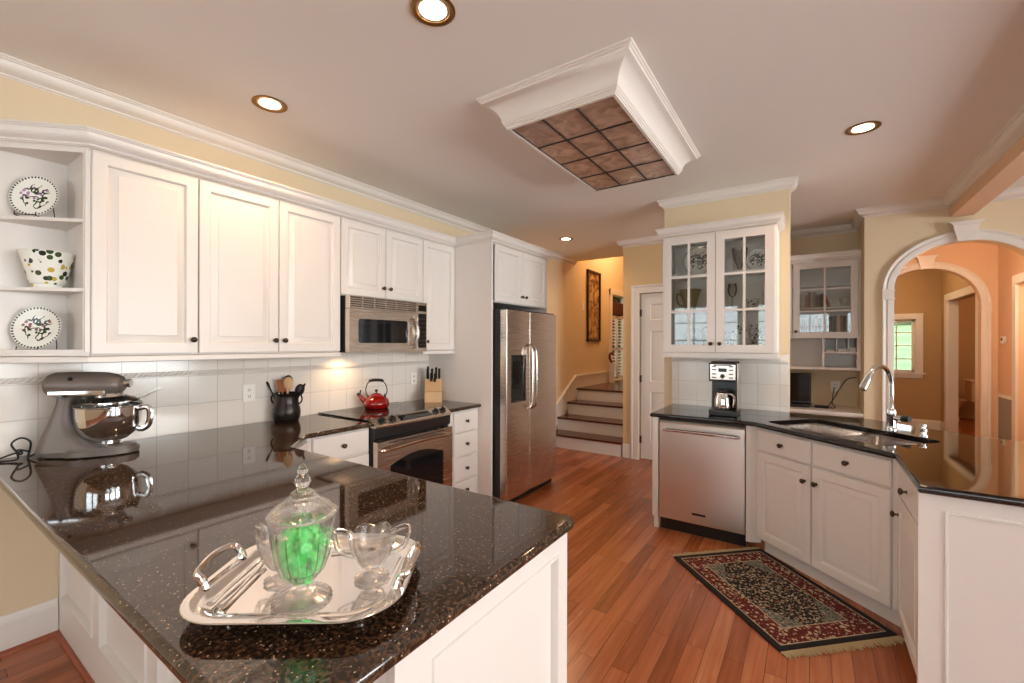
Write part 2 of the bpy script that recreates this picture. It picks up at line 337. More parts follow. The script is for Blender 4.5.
# ------------------------------------------------------------------ mesh builder
class MB:
    def __init__(s): s.bm = bmesh.new(); s.mats = []; s.mi = 0; s.T = Matrix.Identity(4)
    def use(s, m):
        if m not in s.mats: s.mats.append(m)
        s.mi = s.mats.index(m); return s
    def at(s, *a):
        s.T = a[0] if a and isinstance(a[0], Matrix) else Matrix.Translation(a) if a else Matrix.Identity(4); return s
    def v(s, p): return s.bm.verts.new(s.T @ Vector(p))
    def f(s, vs):
        try: f = s.bm.faces.new(vs)
        except ValueError: return None
        f.material_index = s.mi; return f
    def poly(s, pts): return s.f([s.v(p) for p in pts])
    def box(s, x0, x1, y0, y1, z0, z1, bev=0.0):
        t = bmesh.new()
        r = bmesh.ops.create_cube(t, size=1)
        for q in t.verts: q.co = Vector(((x0+x1)/2 + q.co.x*(x1-x0), (y0+y1)/2 + q.co.y*(y1-y0), (z0+z1)/2 + q.co.z*(z1-z0)))
        if bev: bmesh.ops.bevel(t, geom=list(t.edges), offset=bev, segments=2, affect='EDGES', profile=0.5)
        return s.merge(t)
    def merge(s, t):
        mp = {q: s.v(q.co) for q in t.verts}
        for f in t.faces: s.f([mp[q] for q in f.verts])
        t.free(); return s
    def prism(s, pts, z0, z1, holes=()):
        loops = [list(pts)] + [list(h) for h in holes]
        flat = [p for l in loops for p in l]
        tris = geometry.tessellate_polygon([[Vector((p[0], p[1], 0)) for p in l] for l in loops])
        a = [s.v((p[0], p[1], z0)) for p in flat]; b = [s.v((p[0], p[1], z1)) for p in flat]
        for t in tris:
            s.f([a[i] for i in t]); s.f([b[i] for i in t])
        k = 0
        for l in loops:
            n = len(l)
            for i in range(n):
                j = (i+1) % n; s.f([a[k+i], a[k+j], b[k+j], b[k+i]])
            k += n
        return s
    def lathe(s, prof, n=32, mod=None, cap=True, a0=0, a1=2*PI):
        full = abs(a1-a0-2*PI) < 1e-6; rings = []
        m_ = n if full else n+1
        for (r, z) in prof:
            ring = []
            for i in range(m_):
                a = a0+(a1-a0)*i/n; rr = r*(mod(a, z) if mod else 1)
                ring.append(s.v((rr*math.cos(a), rr*math.sin(a), z)))
            rings.append(ring)
        for i in range(len(rings)-1):
            for j in range(m_ if full else n):
                k = (j+1) % m_; s.f([rings[i][j], rings[i][k], rings[i+1][k], rings[i+1][j]])
        if cap and full:
            if prof[0][0] > 1e-5: s.f(list(reversed(rings[0])))
            if prof[-1][0] > 1e-5: s.f(rings[-1])
        return s
    def tube(s, pts, r, n=8, closed=False, smooth=0, cap=True, flat=1.0):
        P = [Vector(p) for p in pts]; R = r if isinstance(r, (list, tuple)) else [r]*len(P)
        if smooth:
            Q, RR = [], []; L_ = len(P); rng = L_ if closed else L_-1
            for i in range(rng):
                g = (lambda k: P[k % L_]) if closed else (lambda k: P[max(0, min(L_-1, k))])
                p0, p1, p2, p3 = g(i-1), g(i), g(i+1), g(i+2)
                for k in range(smooth):
                    t = k/smooth
                    Q.append(0.5*((2*p1) + (p2-p0)*t + (2*p0-5*p1+4*p2-p3)*t*t + (3*p1-p0-3*p2+p3)*t**3)); RR.append(R[i]*(1-t)+R[(i+1) % L_]*t)
            if not closed: Q.append(P[-1]); RR.append(R[-1])
            P, R = Q, RR
        L_ = len(P); rings = []; up = None
        for i in range(L_):
            if closed: d = P[(i+1) % L_]-P[i-1]
            else: d = P[min(i+1, L_-1)]-P[max(i-1, 0)]
            if d.length < 1e-9: d = Vector((0, 0, 1))
            d.normalize()
            if up is None:
                up = Vector((0, 0, 1)) if abs(d.z) < 0.9 else Vector((1, 0, 0))
            a = d.cross(up)
            if a.length < 1e-6: a = d.cross(Vector((0, 1, 0)))
            a.normalize(); b = a.cross(d).normalized(); up = b
            rings.append([s.v(P[i] + a*R[i]*math.cos(2*PI*k/n) + b*R[i]*flat*math.sin(2*PI*k/n)) for k in range(n)])
        for i in range(L_ if closed else L_-1):
            A, B = rings[i], rings[(i+1) % L_]
            for k in range(n): s.f([A[k], A[(k+1) % n], B[(k+1) % n], B[k]])
        if cap and not closed: s.f(list(reversed(rings[0]))); s.f(rings[-1])
        return s
    def sphere(s, c, r, n=12, sc=(1, 1, 1)):
        t = bmesh.new(); bmesh.ops.create_uvsphere(t, u_segments=n, v_segments=max(4, n//2), radius=r)
        for q in t.verts: q.co = Vector((c[0]+q.co.x*sc[0], c[1]+q.co.y*sc[1], c[2]+q.co.z*sc[2]))
        return s.merge(t)
    def sweep(s, prof, path, closed=False, caps=True):
        """prof: (outward, z) pairs; path: xy points; outward is to the RIGHT of travel; mitred corners"""
        n = len(path); rings = []
        for i in range(n):
            p = Vector(path[i][:2])
            d0 = (p-Vector(path[i-1][:2])).normalized() if (i > 0 or closed) else None
            d1 = (Vector(path[(i+1) % n][:2])-p).normalized() if (i < n-1 or closed) else None
            if d0 is None: d0 = d1
            if d1 is None: d1 = d0
            n0 = Vector((d0.y, -d0.x)); n1 = Vector((d1.y, -d1.x)); mn = (n0+n1)
            mn = mn/max(1e-6, mn.length_squared)*2
            rings.append([s.v((p.x+mn.x*o, p.y+mn.y*o, z)) for o, z in prof])
        k = len(prof)
        for i in range(n if closed else n-1):
            A, B = rings[i], rings[(i+1) % n]
            for j in range(k): s.f([A[j], A[(j+1) % k], B[(j+1) % k], B[j]])
        if caps and not closed: s.f(list(reversed(rings[0]))); s.f(rings[-1])
        return s
    def nested(s, rings):
        """concentric closed loops joined one to the next, last one filled"""
        prev = None
        for r in rings:
            cur = [s.v(p) for p in r]
            if prev:
                n = len(cur)
                for i in range(n): s.f([prev[i], prev[(i+1) % n], cur[(i+1) % n], cur[i]])
            prev = cur
        s.f(prev); return s
    def obj(s, name, mats=None, parent=None, angle=32, **props):
        me = bpy.data.meshes.new(name)
        bmesh.ops.recalc_face_normals(s.bm, faces=s.bm.faces)
        s.bm.to_mesh(me); s.bm.free()
        ml = s.mats if s.mats else [mats]
        for m_ in ml: me.materials.append(M[m_] if isinstance(m_, str) else m_)
        me.shade_smooth(); me.set_sharp_from_angle(angle=math.radians(angle))
        o = bpy.data.objects.new(name, me); C.objects.link(o)
        wn = o.modifiers.new('weighted_normal', 'WEIGHTED_NORMAL'); wn.keep_sharp = True
        if parent: o.parent = parent
        for k, v in props.items(): o[k] = v
        return o
def thing(name, label, cat, loc=(0, 0, 0), rz=0.0, group=None):
    o = bpy.data.objects.new(name, None); C.objects.link(o); o.empty_display_size = 0.1
    o.location = loc; o.rotation_euler = (0, 0, rz); o['label'] = label; o['category'] = cat
    if group: o['group'] = group
    return o
def tag(o, label, cat, group=None, loc=None, rz=None):
    o['label'] = label; o['category'] = cat
    if group: o['group'] = group
    if loc: o.location = loc
    if rz is not None: o.rotation_euler = (0, 0, rz)
    return o
def dup(root, loc, rz, label, group=None):
    r = root.copy(); C.objects.link(r); r.location = loc; r.rotation_euler = (0, 0, rz); r['label'] = label
    if group: r['group'] = group
    for ch in list(root.children):
        c = ch.copy(); C.objects.link(c); c.parent = r
        for g in ch.children:
            d = g.copy(); C.objects.link(d); d.parent = c
    return r
def struct(o): o['kind'] = 'structure'; return o
def arc(cx, cy, r, a0, a1, n):
    return [(cx+r*math.cos(a0+(a1-a0)*i/n), cy+r*math.sin(a0+(a1-a0)*i/n)) for i in range(n+1)]
def rrect(x0, x1, y0, y1, r, n=5):
    return arc(x1-r, y1-r, r, 0, PI/2, n)+arc(x0+r, y1-r, r, PI/2, PI, n)+arc(x0+r, y0+r, r, PI, 1.5*PI, n)+arc(x1-r, y0+r, r, 1.5*PI, 2*PI, n)
def offset_poly(pts, d):
    """inset (d>0) a counter-clockwise polygon"""
    n = len(pts); out = []
    for i in range(n):
        p = Vector(pts[i]); a = (p-Vector(pts[i-1])).normalized(); b = (Vector(pts[(i+1) % n])-p).normalized()
        n0 = Vector((-a.y, a.x)); n1 = Vector((-b.y, b.x)); m_ = n0+n1; m_ = m_/m_.length_squared*2
        out.append((p.x+m_.x*d, p.y+m_.y*d))
    return out

# ================================================================== ROOM SHELL
H = 2.78; WX = -3.13; WY = 5.50
def slab(name, m_, x0, x1, y0, y1, z0, z1): return struct(MB().box(x0, x1, y0, y1, z0, z1).obj(name, m_))
slab('floor', 'floor', -3.4, 5.2, -3.7, 12.6, -0.12, 0.0)
struct(MB().box(-3.4, 5.2, -3.7, 6.35, H, H+0.12).box(-1.88, 5.2, 6.35, 12.6, H, H+0.12).box(-3.4, -1.88, 6.35, 10.2, 5.1, 5.2).obj('ceiling', 'ceil'))
# left wall, with a window opening in the stair hall (y 7.95..8.75)
b = MB()
b.box(WX-0.15, WX, -3.6, 7.95, 0, 5.1); b.box(WX-0.15, WX, 8.75, 10.2, 0, 5.1); b.box(WX-0.15, WX, 7.95, 8.75, 0, 0.76); b.box(WX-0.15, WX, 7.95, 8.75, 2.40, 5.1)
struct(b.obj('wall_left', 'wall'))
# wall with the panel door, left of the pantry niche
b = MB()
b.box(-2.0, -1.79, WY, WY+0.12, 0, H); b.box(-1.79, -1.0, WY, WY+0.12, 2.10, H); b.box(-1.0, -0.80, WY, WY+0.12, 0, H)
struct(b.obj('wall_door', 'wallwarm'))
struct(MB().box(-2.0, -1.88, WY+0.12, 10.2, 0, 5.1).obj('wall_stair_right', 'wallwarm'))
struct(MB().box(-3.13, -2.0, 6.36, 6.46, 2.79, 5.1).obj('wall_stair_front', 'wallwarm'))
struct(MB().box(-3.13, -1.88, 10.1, 10.2, 0, 5.1).obj('wall_stair_back', 'wallwarm'))
# desk niche walls
b = MB(); b.box(-0.92, 0.55, 6.13, 6.25, 0, H); b.box(-0.92, -0.80, WY+0.12, 6.13, 0, H); b.box(0.437, 0.555, WY+0.12, 6.13, 0, H)
struct(b.obj('wall_niche', 'wall'))
# column wall that carries the glazed cabinet
struct(MB().box(-1.12, -0.138, 4.16, 4.30, 0, H).obj('wall_column', 'wall'))

def arch_outline(cx, a, rise, zs, n=28):
    return [(cx-a, 0.0)] + [(cx-a*math.cos(PI*i/n), zs+rise*math.sin(PI*i/n)) for i in range(n+1)] + [(cx+a, 0.0)]
def arch_wall(name, m_, x0, x1, y0, y1, cx, a, rise, zs):
    o = arch_outline(cx, a, rise, zs)
    outer = [(x0, 0), (x0, H), (x1, H), (x1, 0)] + list(reversed(o))
    b = MB().at(Matrix.Translation((0, y1, 0)) @ Matrix.Rotation(PI/2, 4, 'X'))
    b.prism(outer, 0, y1-y0)
    return struct(b.obj(name, m_))
def arch_casing(name, x0, y, cx, a, rise, zs, w, mm='trim'):
    """moulded casing, imposts and keystone on the face at y (towards -y)"""
    b = MB().at(Matrix.Translation((0, y, 0)) @ Matrix.Rotation(PI/2, 4, 'X'))
    n = 28
    ang = [PI*i/n for i in range(n+1)]
    prof = [(0.0, 0.004), (0.0, 0.022), (0.012, 0.026), (w*0.55, 0.030), (w*0.62, 0.020), (w*0.8, 0.024), (w*0.92, 0.034), (w, 0.034), (w, 0.0)]
    rings = []
    def P(o, h, k):
        if k == 'L0': return (cx-a-o, 0, h)
        if k == 'R0': return (cx+a+o, 0, h)
        t = ang[k]; return (cx-(a+o)*math.cos(t), zs+(rise+o)*math.sin(t), h)
    for k in ['L0']+list(range(n+1))+['R0']:
        rings.append([b.v(P(o, h, k)) for o, h in prof])
    for i in range(len(rings)-1):
        for j in range(len(prof)-1): b.f([rings[i][j], rings[i][j+1], rings[i+1][j+1], rings[i+1][j]])
    for sx in (-1, 1):
        xa, xb = sorted((cx+sx*(a-0.004), cx+sx*(a+w+0.006)))
        b.box(xa, xb, zs-0.10, zs-0.085, 0, 0.044); b.box(xa, xb, zs-0.015, zs, 0, 0.044); b.box(xa+0.004, xb-0.004, zs-0.085, zs-0.015, 0, 0.037)
    kb, kt = 0.055, 0.095; z0 = zs+rise-0.012; z1 = zs+rise+w+0.075
    b.prism([(cx-kb, z0), (cx+kb, z0), (cx+kt-0.01, z1-0.03), (cx-kt+0.01, z1-0.03)], 0, 0.07)
    b.prism([(cx-kt+0.01, z1-0.03), (cx+kt-0.01, z1-0.03), (cx+kt+0.02, z1), (cx-kt-0.02, z1)], 0, 0.085)
    o = b.obj(name, mm); return struct(o)
AX, AA, AR, AZ = 1.135, 0.478, 0.402, 1.985
arch_wall('wall_arch', 'wall', 0.437, 5.1, WY, WY+0.12, AX, AA, AR, AZ)
arch_casing('trim_1', 0, WY, AX, AA, AR, AZ, 0.085)
BX, BA = 1.27, 0.52
arch_wall('wall_gallery', 'wallorange', 0.0, 1.95, 7.95, 8.07, BX, BA, 0.49, 1.985)
arch_casing('trim_2', 0, 7.95, BX, BA, 0.49, 1.985, 0.085)
# gallery side walls between the arches (right one opens at a cased doorway)
b = MB(); b.box(1.94, 2.06, 7.30, 8.07, 0, H); b.box(1.94, 2.06, 6.40, 7.30, 2.15, H); b.box(1.94, 2.06, 5.62, 6.40, 0, H); b.box(0.435, 0.555, 6.25, 7.95, 0, H)
struct(b.obj('wall_gallery_right', 'wallorange'))
b = MB(); b.box(1.915, 1.94, 7.30, 7.40, 0, 2.25); b.box(1.915, 1.94, 6.30, 6.40, 0, 2.25); b.box(1.915, 1.94, 6.40, 7.30, 2.15, 2.25)
struct(b.obj('trim_3', 'trim'))
struct(MB().box(2.1, 3.2, 5.7, 5.8, 0, H).box(3.1, 3.2, 5.7, 8.0, 0, H).obj('wall_side_room', 'wall'))
# study beyond the second arch: window wall and the wall with the powder-room doorway
b = MB(); WB = 10.2; wx0, wx1, wz0, wz1 = 1.02, 1.50, 0.98, 1.90
b.box(-0.5, wx0, WB, WB+0.15, 0, H); b.box(wx1, 1.97, WB, WB+0.15, 0, H); b.box(wx0, wx1, WB, WB+0.15, 0, wz0); b.box(wx0, wx1, WB, WB+0.15, wz1, H)
b.box(-0.5, -0.38, 8.07, WB, 0, H)
struct(b.obj('wall_study', 'walltan'))
b = MB(); b.box(1.83, 1.95, 9.78, WB, 0, H); b.box(1.83, 1.95, 8.25, 9.78, 2.16, H); b.box(1.83, 1.95, 8.07, 8.25, 0, H)
struct(b.obj('wall_study_right', 'walltan'))
b = MB(); b.box(1.805, 1.83, 9.78, 9.89, 0, 2.27); b.box(1.805, 1.83, 8.14, 8.25, 0, 2.27); b.box(1.805, 1.83, 8.25, 9.78, 2.16, 2.27)
b.box(1.83, 1.95, 9.765, 9.78, 0, 2.16); b.box(1.83, 1.95, 8.25, 8.265, 0, 2.16)
struct(b.obj('trim_4', 'trim'))
# powder room
b = MB(); b.box(1.95, 3.4, 12.3, 12.4, 0, H); b.box(3.3, 3.4, 8.07, 12.3, 0, H); b.box(1.95, 3.4, 8.07, 8.15, 0, H); b.box(1.83, 1.95, 10.35, 12.4, 0, H)
struct(b.obj('wall_powder_room', 'walltan'))
# rear and right walls with windows (behind / beside the camera)
def window_wall(name, axis, pos, lo, hi, wins, z0, z1, m_='wall', th=0.12):
    b = MB(); cuts = [lo]+[c for w in wins for c in w]+[hi]
    def bx(u0, u1, a, c):
        if axis == 'y': b.box(u0, u1, pos-th, pos, a, c)
        else: b.box(pos, pos+th, u0, u1, a, c)
    for i in range(0, len(cuts), 2): bx(cuts[i], cuts[i+1], 0, H)
    for u0, u1 in wins: bx(u0, u1, 0, z0); bx(u0, u1, z1, H)
    return struct(b.obj(name, m_))
RW_ = [(-2.72, -1.28), (-0.97, 0.47), (0.78, 2.22)]
window_wall('wall_rear', 'y', -3.2, -3.4, 5.1, RW_, 0.75, 2.35)
SW_ = [(-2.7, -0.9), (-0.3, 1.5), (2.1, 3.9)]
window_wall('wall_right', 'x', 4.6, -3.3, 5.62, SW_, 0.7, 2.4)
wi = 3
def window_unit(axis, pos, u0, u1, z0, z1, rows=3, cols=3):
    global wi
    r = bpy.data.objects.new('window_%d' % wi, None); C.objects.link(r); r['kind'] = 'structure'; wi += 1
    b = MB(); w = 0.045
    def bx(bb, a0, a1, c0, c1, d0, d1):
        if axis == 'y': bb.box(a0, a1, pos+d0, pos+d1, c0, c1)
        else: bb.box(pos+d0, pos+d1, a0, a1, c0, c1)
    bx(b, u0, u0+w, z0, z1, -.08, 0.02); bx(b, u1-w, u1, z0, z1, -.08, .02); bx(b, u0, u1, z0, z0+w, -.08, .02); bx(b, u0, u1, z1-w, z1, -.08, .02)
    for i in range(1, cols): x = u0+(u1-u0)*i/cols; bx(b, x-.012, x+.012, z0+w, z1-w, -.05, -.02)
    for i in range(1, rows): z = z0+(z1-z0)*i/rows; bx(b, u0+w, u1-w, z-.012, z+.012, -.05, -.02)
    b.obj('window_frame', 'trim', r)
    g = MB(); bx(g, u0+w, u1-w, z0+w, z1-w, -.038, -.034); g.obj('pane', 'pane', r)
    return r
for w in RW_: window_unit('y', -3.2, w[0], w[1], 0.75, 2.35, 4, 3)
for w in SW_: window_unit('x', 4.64, w[0], w[1], 0.7, 2.4, 4, 3)
# study window with casing and sill
r = bpy.data.objects.new('window_1', None); C.objects.link(r); r['kind'] = 'structure'
b = MB(); cw = 0.10
b.box(wx0-cw, wx0, WB-0.025, WB, wz0-0.02, wz1+cw); b.box(wx1, wx1+cw, WB-0.025, WB, wz0-0.02, wz1+cw); b.box(wx0-cw, wx1+cw, WB-0.028, WB, wz1, wz1+cw)
b.box(wx0-cw-0.03, wx1+cw+0.03, WB-0.07, WB+0.02, wz0-0.03, wz0); b.box(wx0-cw, wx1+cw, WB-0.02, WB, wz0-0.10, wz0-0.03)
b.obj('window_casing', 'trim', r)
b = MB(); y0 = WB+0.03; fw = 0.04
b.box(wx0, wx0+fw, y0, y0+.05, wz0, wz1); b.box(wx1-fw, wx1, y0, y0+.05, wz0, wz1); b.box(wx0, wx1, y0, y0+.05, wz0, wz0+fw); b.box(wx0, wx1, y0, y0+.05, wz1-fw, wz1)
for i in range(1, 4): z = wz0+(wz1-wz0)*i/4; b.box(wx0, wx1, y0+.01, y0+.035, z-.009, z+.009)
b.box((wx0+wx1)/2-.009, (wx0+wx1)/2+.009, y0+.01, y0+.035, wz0, wz1)
b.obj('window_frame', 'trim', r)
MB().box(wx0+fw, wx1-fw, y0+.02, y0+.024, wz0+fw, wz1-fw).obj('pane', 'pane', r)
# stair-hall window with louvred shutters
r = bpy.data.objects.new('window_2', None); C.objects.link(r); r['kind'] = 'structure'
b = MB(); b.box(WX, WX+.03, 7.85, 7.95, .76, 2.5); b.box(WX, WX+.03, 8.75, 8.85, .76, 2.5); b.box(WX, WX+.035, 7.85, 8.85, 2.40, 2.5)
b.obj('window_casing', 'trim', r)
b = MB()
for (a0, a1) in ((7.955, 8.34), (8.36, 8.745)):
    b.box(WX-.06, WX-.03, a0, a0+.045, .77, 2.0); b.box(WX-.06, WX-.03, a1-.045, a1, .77, 2.0)
    for z in (.77, 1.33, 1.96): b.box(WX-.06, WX-.03, a0, a1, z, z+.05)
    for k in range(19):
        z = .85+k*.06
        if abs(z-1.355) < .05: continue
        b.poly([(WX-.066, a0+.045, z+.012), (WX-.066, a1-.045, z+.012), (WX-.024, a1-.045, z-.008), (WX-.024, a0+.045, z-.008)])
b.obj('shutter', 'trim', r)
MB().box(WX-.10, WX-.095, 7.95, 8.75, .76, 2.4).obj('pane', 'pane', r)
b = MB(); b.box(WX-.05, WX-.0, 7.955, 8.745, 2.03, 2.27, .01); b.obj('valance', 'valance', r)

# exterior: lawn and hedge
b = MB()
g = [(12.7, -.4), (20, -.3), (34, .6), (52, 2.6), (75, 4.2)]
for (ya, za), (yb, zb_) in zip(g, g[1:]): b.poly([(-45, ya, za), (45, ya, za), (45, yb, zb_), (-45, yb, zb_)])
b.box(-40, -3.6, -20, 12.7, -0.5, -0.35)
tag(b.obj('lawn', 'grass'), 'bright green lawn outside the small study window', 'lawn')['kind'] = 'stuff'
b = MB()
for i in range(46):
    x = -30+i*1.7; b.sphere((x, 70+random.uniform(-2, 2), 5.4+random.uniform(0, .6)), 1.3+random.random(), 10, (1, 1, 1.2))
for i in range(24):
    b.sphere((-24+random.uniform(-2, 2), -6+i*1.6, 0.8), 2.0+random.random(), 10, (1, 1, 1.3))
tag(b.obj('hedge', 'leafgreen'), 'rounded green hedge at the far edge of the lawn', 'hedge')['kind'] = 'stuff'

# ------------------------------------------------------------------ mouldings
def crown_prof(top, h, pj):
    """cove-and-bead crown: (outward, z) closed section"""
    pts = [(0, top), (pj, top), (pj, top-h*.10), (pj*.90, top-h*.14), (pj*.90, top-h*.20), (pj*.80, top-h*.24)]
    for i in range(1, 7):
        t = i/7*PI/2; pts.append((pj*(.30+.50*math.cos(t)), top-h*(.24+.50*math.sin(t))))
    pts += [(pj*.30, top-h*.78), (pj*.20, top-h*.82), (pj*.20, top-h*.92), (pj*.08, top-h*.96), (pj*.08, top-h), (0, top-h)]
    return pts
CP = crown_prof(H, 0.080, 0.074)
ti = 5
def trim(b, m_='trim'):
    global ti
    o = struct(b.obj('trim_%d' % ti, m_)); ti += 1; return o
trim(MB().sweep(CP, [(WX, -3.1), (WX, 6.35)]))
trim(MB().sweep(CP, [(-2.0, 6.35), (-2.0, WY), (-0.80, WY), (-0.80, 6.13), (0.437, 6.13), (0.437, WY), (1.04, WY)]))
trim(MB().sweep(crown_prof(H, .074, .056), [(-1.12, 4.30), (-1.12, 4.16), (-0.138, 4.16), (-0.138, 4.30)]))
trim(MB().sweep(CP, [(1.20, WY), (4.6, WY)]))
# dropped beam between kitchen and family room with crown on its kitchen face
struct(MB().box(1.04, 1.19, -3.2, WY, 2.605, H).obj('wall_beam', 'wallorange'))
trim(MB().sweep(CP, [(1.04, WY), (1.04, -3.1)]))
trim(MB().sweep(CP, [(1.19, -3.1), (1.19, WY)]))
BP = [(0, 0), (0.016, 0), (0.016, 0.135), (0.012, 0.142), (0.012, 0.160), (0.006, 0.172), (0.0, 0.175)]
struct(MB().sweep(BP, [(WX, -3.1), (WX, 0.545)]).obj('baseboard_left', 'trim'))
QR = [(0, 0), (0.018, 0), (0.016, 0.010), (0.010, 0.016), (0, 0.018)]
M['shoe'] = mat('shoe_moulding_wood', srgb(150, 74, 42), 0.35)
struct(MB().sweep(QR, [(WX+.016, -3.1), (WX+.016, 0.545)]).obj('baseboard_shoe', 'shoe'))
struct(MB().sweep(BP, [(-2.0, WY+.0), (-1.90, WY)]).obj('baseboard_hall', 'trim'))
struct(MB().sweep(BP, [(-0.38, WB), (1.83, WB), (1.83, 9.89)]).obj('baseboard_study', 'trim'))
struct(MB().sweep(BP, [(1.94, 7.95), (1.94, 7.40)]).obj('baseboard_gallery', 'trim'))
# door with casing
r = bpy.data.objects.new('door_1', None); C.objects.link(r); r['kind'] = 'structure'
b = MB(); dx0, dx1, dz = -1.775, -1.015, 2.09
def panel_door(b, x0, x1, z0, z1, y, th, panels, dep=0.010, flat=False):
    """slab with recessed panels cut into the -y face; panels = (x0,x1,z0,z1)"""
    xs = sorted(set([x0, x1]+[q for p_ in panels for q in p_[:2]])); zs = sorted(set([z0, z1]+[q for p_ in panels for q in p_[2:]]))
    for i in range(len(xs)-1):
        for j in range(len(zs)-1):
            xa, xb, za, zb = xs[i], xs[i+1], zs[j], zs[j+1]; xm, zm = (xa+xb)/2, (za+zb)/2
            inside = any(p_[0] < xm < p_[1] and p_[2] < zm < p_[3] for p_ in panels)
            if not inside: b.poly([(xa, y, za), (xb, y, za), (xb, y, zb), (xa, y, zb)])
    for (xa, xb, za, zb) in panels:
        R = lambda ins, yy: [(xa+ins, yy, za+ins), (xb-ins, yy, za+ins), (xb-ins, yy, zb-ins), (xa+ins, yy, zb-ins)]
        b.nested([R(0, y), R(.003, y-.005), R(.009, y-.006), R(.014, y+dep*.3), R(.016, y+dep), R(.05, y+dep)] if flat else [R(0, y), R(.010, y+dep), R(.022, y+dep), R(.042, y+dep*.25)])
    b.poly([(x0, y+th, z0), (x1, y+th, z0), (x1, y+th, z1), (x0, y+th, z1)])
    for pa in ([(x0, z0), (x1, z0)], [(x1, z0), (x1, z1)], [(x1, z1), (x0, z1)], [(x0, z1), (x0, z0)]):
        (a, c), (d, e) = pa; b.poly([(a, y, c), (d, y, e), (d, y+th, e), (a, y+th, c)])
xm = (dx0+dx1)/2; ps = []
for (xa, xb) in ((dx0+.115, xm-.045), (xm+.045, dx1-.115)):
    ps += [(xa, xb, .22, .86), (xa, xb, .99, 1.62), (xa, xb, 1.76, 1.96)]
panel_door(b, dx0, dx1, 0.01, dz, WY+.03, .04, ps, .012)
b.obj('door_slab', 'trim', r)
b = MB()
for z in (.25, 1.02, 1.85): b.box(dx0-.012, dx0+.008, WY+.012, WY+.03, z-.045, z+.045)
b.obj('hinge', 'bronze', r)
b = MB(); cs = [(0, 0), (0, .018), (.015, .022), (.07, .018), (.08, .026), (.10, .026), (.10, 0)]
b.at(Matrix.Translation((0, WY, 0)) @ Matrix.Rotation(PI/2, 4, 'X'))
pa = [(-1.79, 0), (-1.79, 2.10), (-1.0, 2.10), (-1.0, 0)]
rings = []
for (px, pz), (ox, oz) in zip(pa, ((-1, 0), (-1, 1), (1, 1), (1, 0))): rings.append([b.v((px+ox*o_, pz+oz*o_, h_)) for o_, h_ in cs])
for i in range(3):
    for j in range(len(cs)): b.f([rings[i][j], rings[i][(j+1) % len(cs)], rings[i+1][(j+1) % len(cs)], rings[i+1][j]])
b.obj('door_casing', 'trim', r)
# cased opening on the left wall past the refrigerator
struct(MB().box(WX, WX+.022, 4.35, 4.45, 0, 2.16).box(WX, WX+.022, 5.15, 5.25, 0, 2.16).box(WX, WX+.024, 4.33, 5.27, 2.16, 2.27).obj('trim_%d' % ti, 'trim')); ti += 1

# ------------------------------------------------------------------ stairs
ys = [5.46, 5.77, 6.09, 6.42]; rh = 0.187
st = thing('staircase', 'short white staircase with dark wood treads rising beside the refrigerator', 'staircase')
for i, y in enumerate(ys):
    y1 = ys[i+1] if i < 3 else 7.0
    MB().box(WX+.02, -2.02, y+.025, y1+.025, 0 if i == 0 else rh*i-.03, rh*(i+1)-.028).obj('riser', 'trim', st)
    yy = (ys[i+1]+.03) if i < 3 else 10.08
    MB().box(WX+.02, -2.005, y, yy, rh*(i+1)-.028, rh*(i+1), .006).obj('tread', 'darkwood', st)
b = MB().at(Matrix.Translation((WX+.002, 0, 0)) @ Matrix(((0, 0, 1, 0), (1, 0, 0, 0), (0, 1, 0, 0), (0, 0, 0, 1))))
b.prism([(5.30, 0), (6.6, 0.70), (7.84, .70), (7.84, .93), (6.42, .93), (6.36, .90), (5.30, .26)], 0, .022)
b.prism([(5.28, .245), (6.35, .895), (6.41, .925), (7.85, .925), (7.85, .955), (6.40, .955), (6.33, .92), (5.28, .28)], 0, .034)
b.obj('skirt_board', 'trim', st)
nw = thing('newel_post', 'white newel post with dark handrail end at the stair landing', 'newel post', (-3.02, 7.72, rh*4))
MB().box(-.035, .035, -.035, .035, 0, .34, .004).box(-.045, .045, -.045, .045, .34, .36, .004).obj('post', 'trim', nw)
MB().tube([(0, 0, .37), (-.02, -.05, .44), (-.03, -.02, .52), (0, .03, .54), (0, .06, .54)], .022, 8, smooth=4).obj('handrail', 'darkwood', nw)

# ================================================================== CABINETRY
def knob(parent, x, y, z, n=None):
    """round bronze knob sticking out towards local -y"""
    b = MB().at(Matrix.Translation((x, y, z)) @ Matrix.Rotation(PI/2, 4, 'X'))
    b.lathe([(.009, 0), (.009, .002), (.0045, .004), (.0045, .012), (.012, .016), (.0155, .021), (.0145, .027), (.008, .031), (.001, .032)], 14)
    return b.obj('knob', 'bronze', parent)
def raised_rings(x0, x1, z0, z1, y, st_=.056):
    R = lambda i, yy: [(x0+i, yy, z0+i), (x1-i, yy, z0+i), (x1-i, yy, z1-i), (x0+i, yy, z1-i)]
    s = min(st_, (x1-x0)*.22, (z1-z0)*.3)
    return [R(0, y+.018), R(0, y+.004), R(.004, y), R(s-.004, y), R(s, y+.003), R(s+.004, y+.014), R(s+.012, y+.014), R(s+.038, y+.004), R(s+.040, y+.001)]
def door_panel(parent, x0, x1, z0, z1, y=-.020, kn=None, m_='white', name='door'):
    g = .0025
    o = MB().nested(raised_rings(x0+g, x1-g, z0+g, z1-g, y)).obj(name, m_, parent)
    if kn: knob(o, kn[0], y, kn[1])
    return o
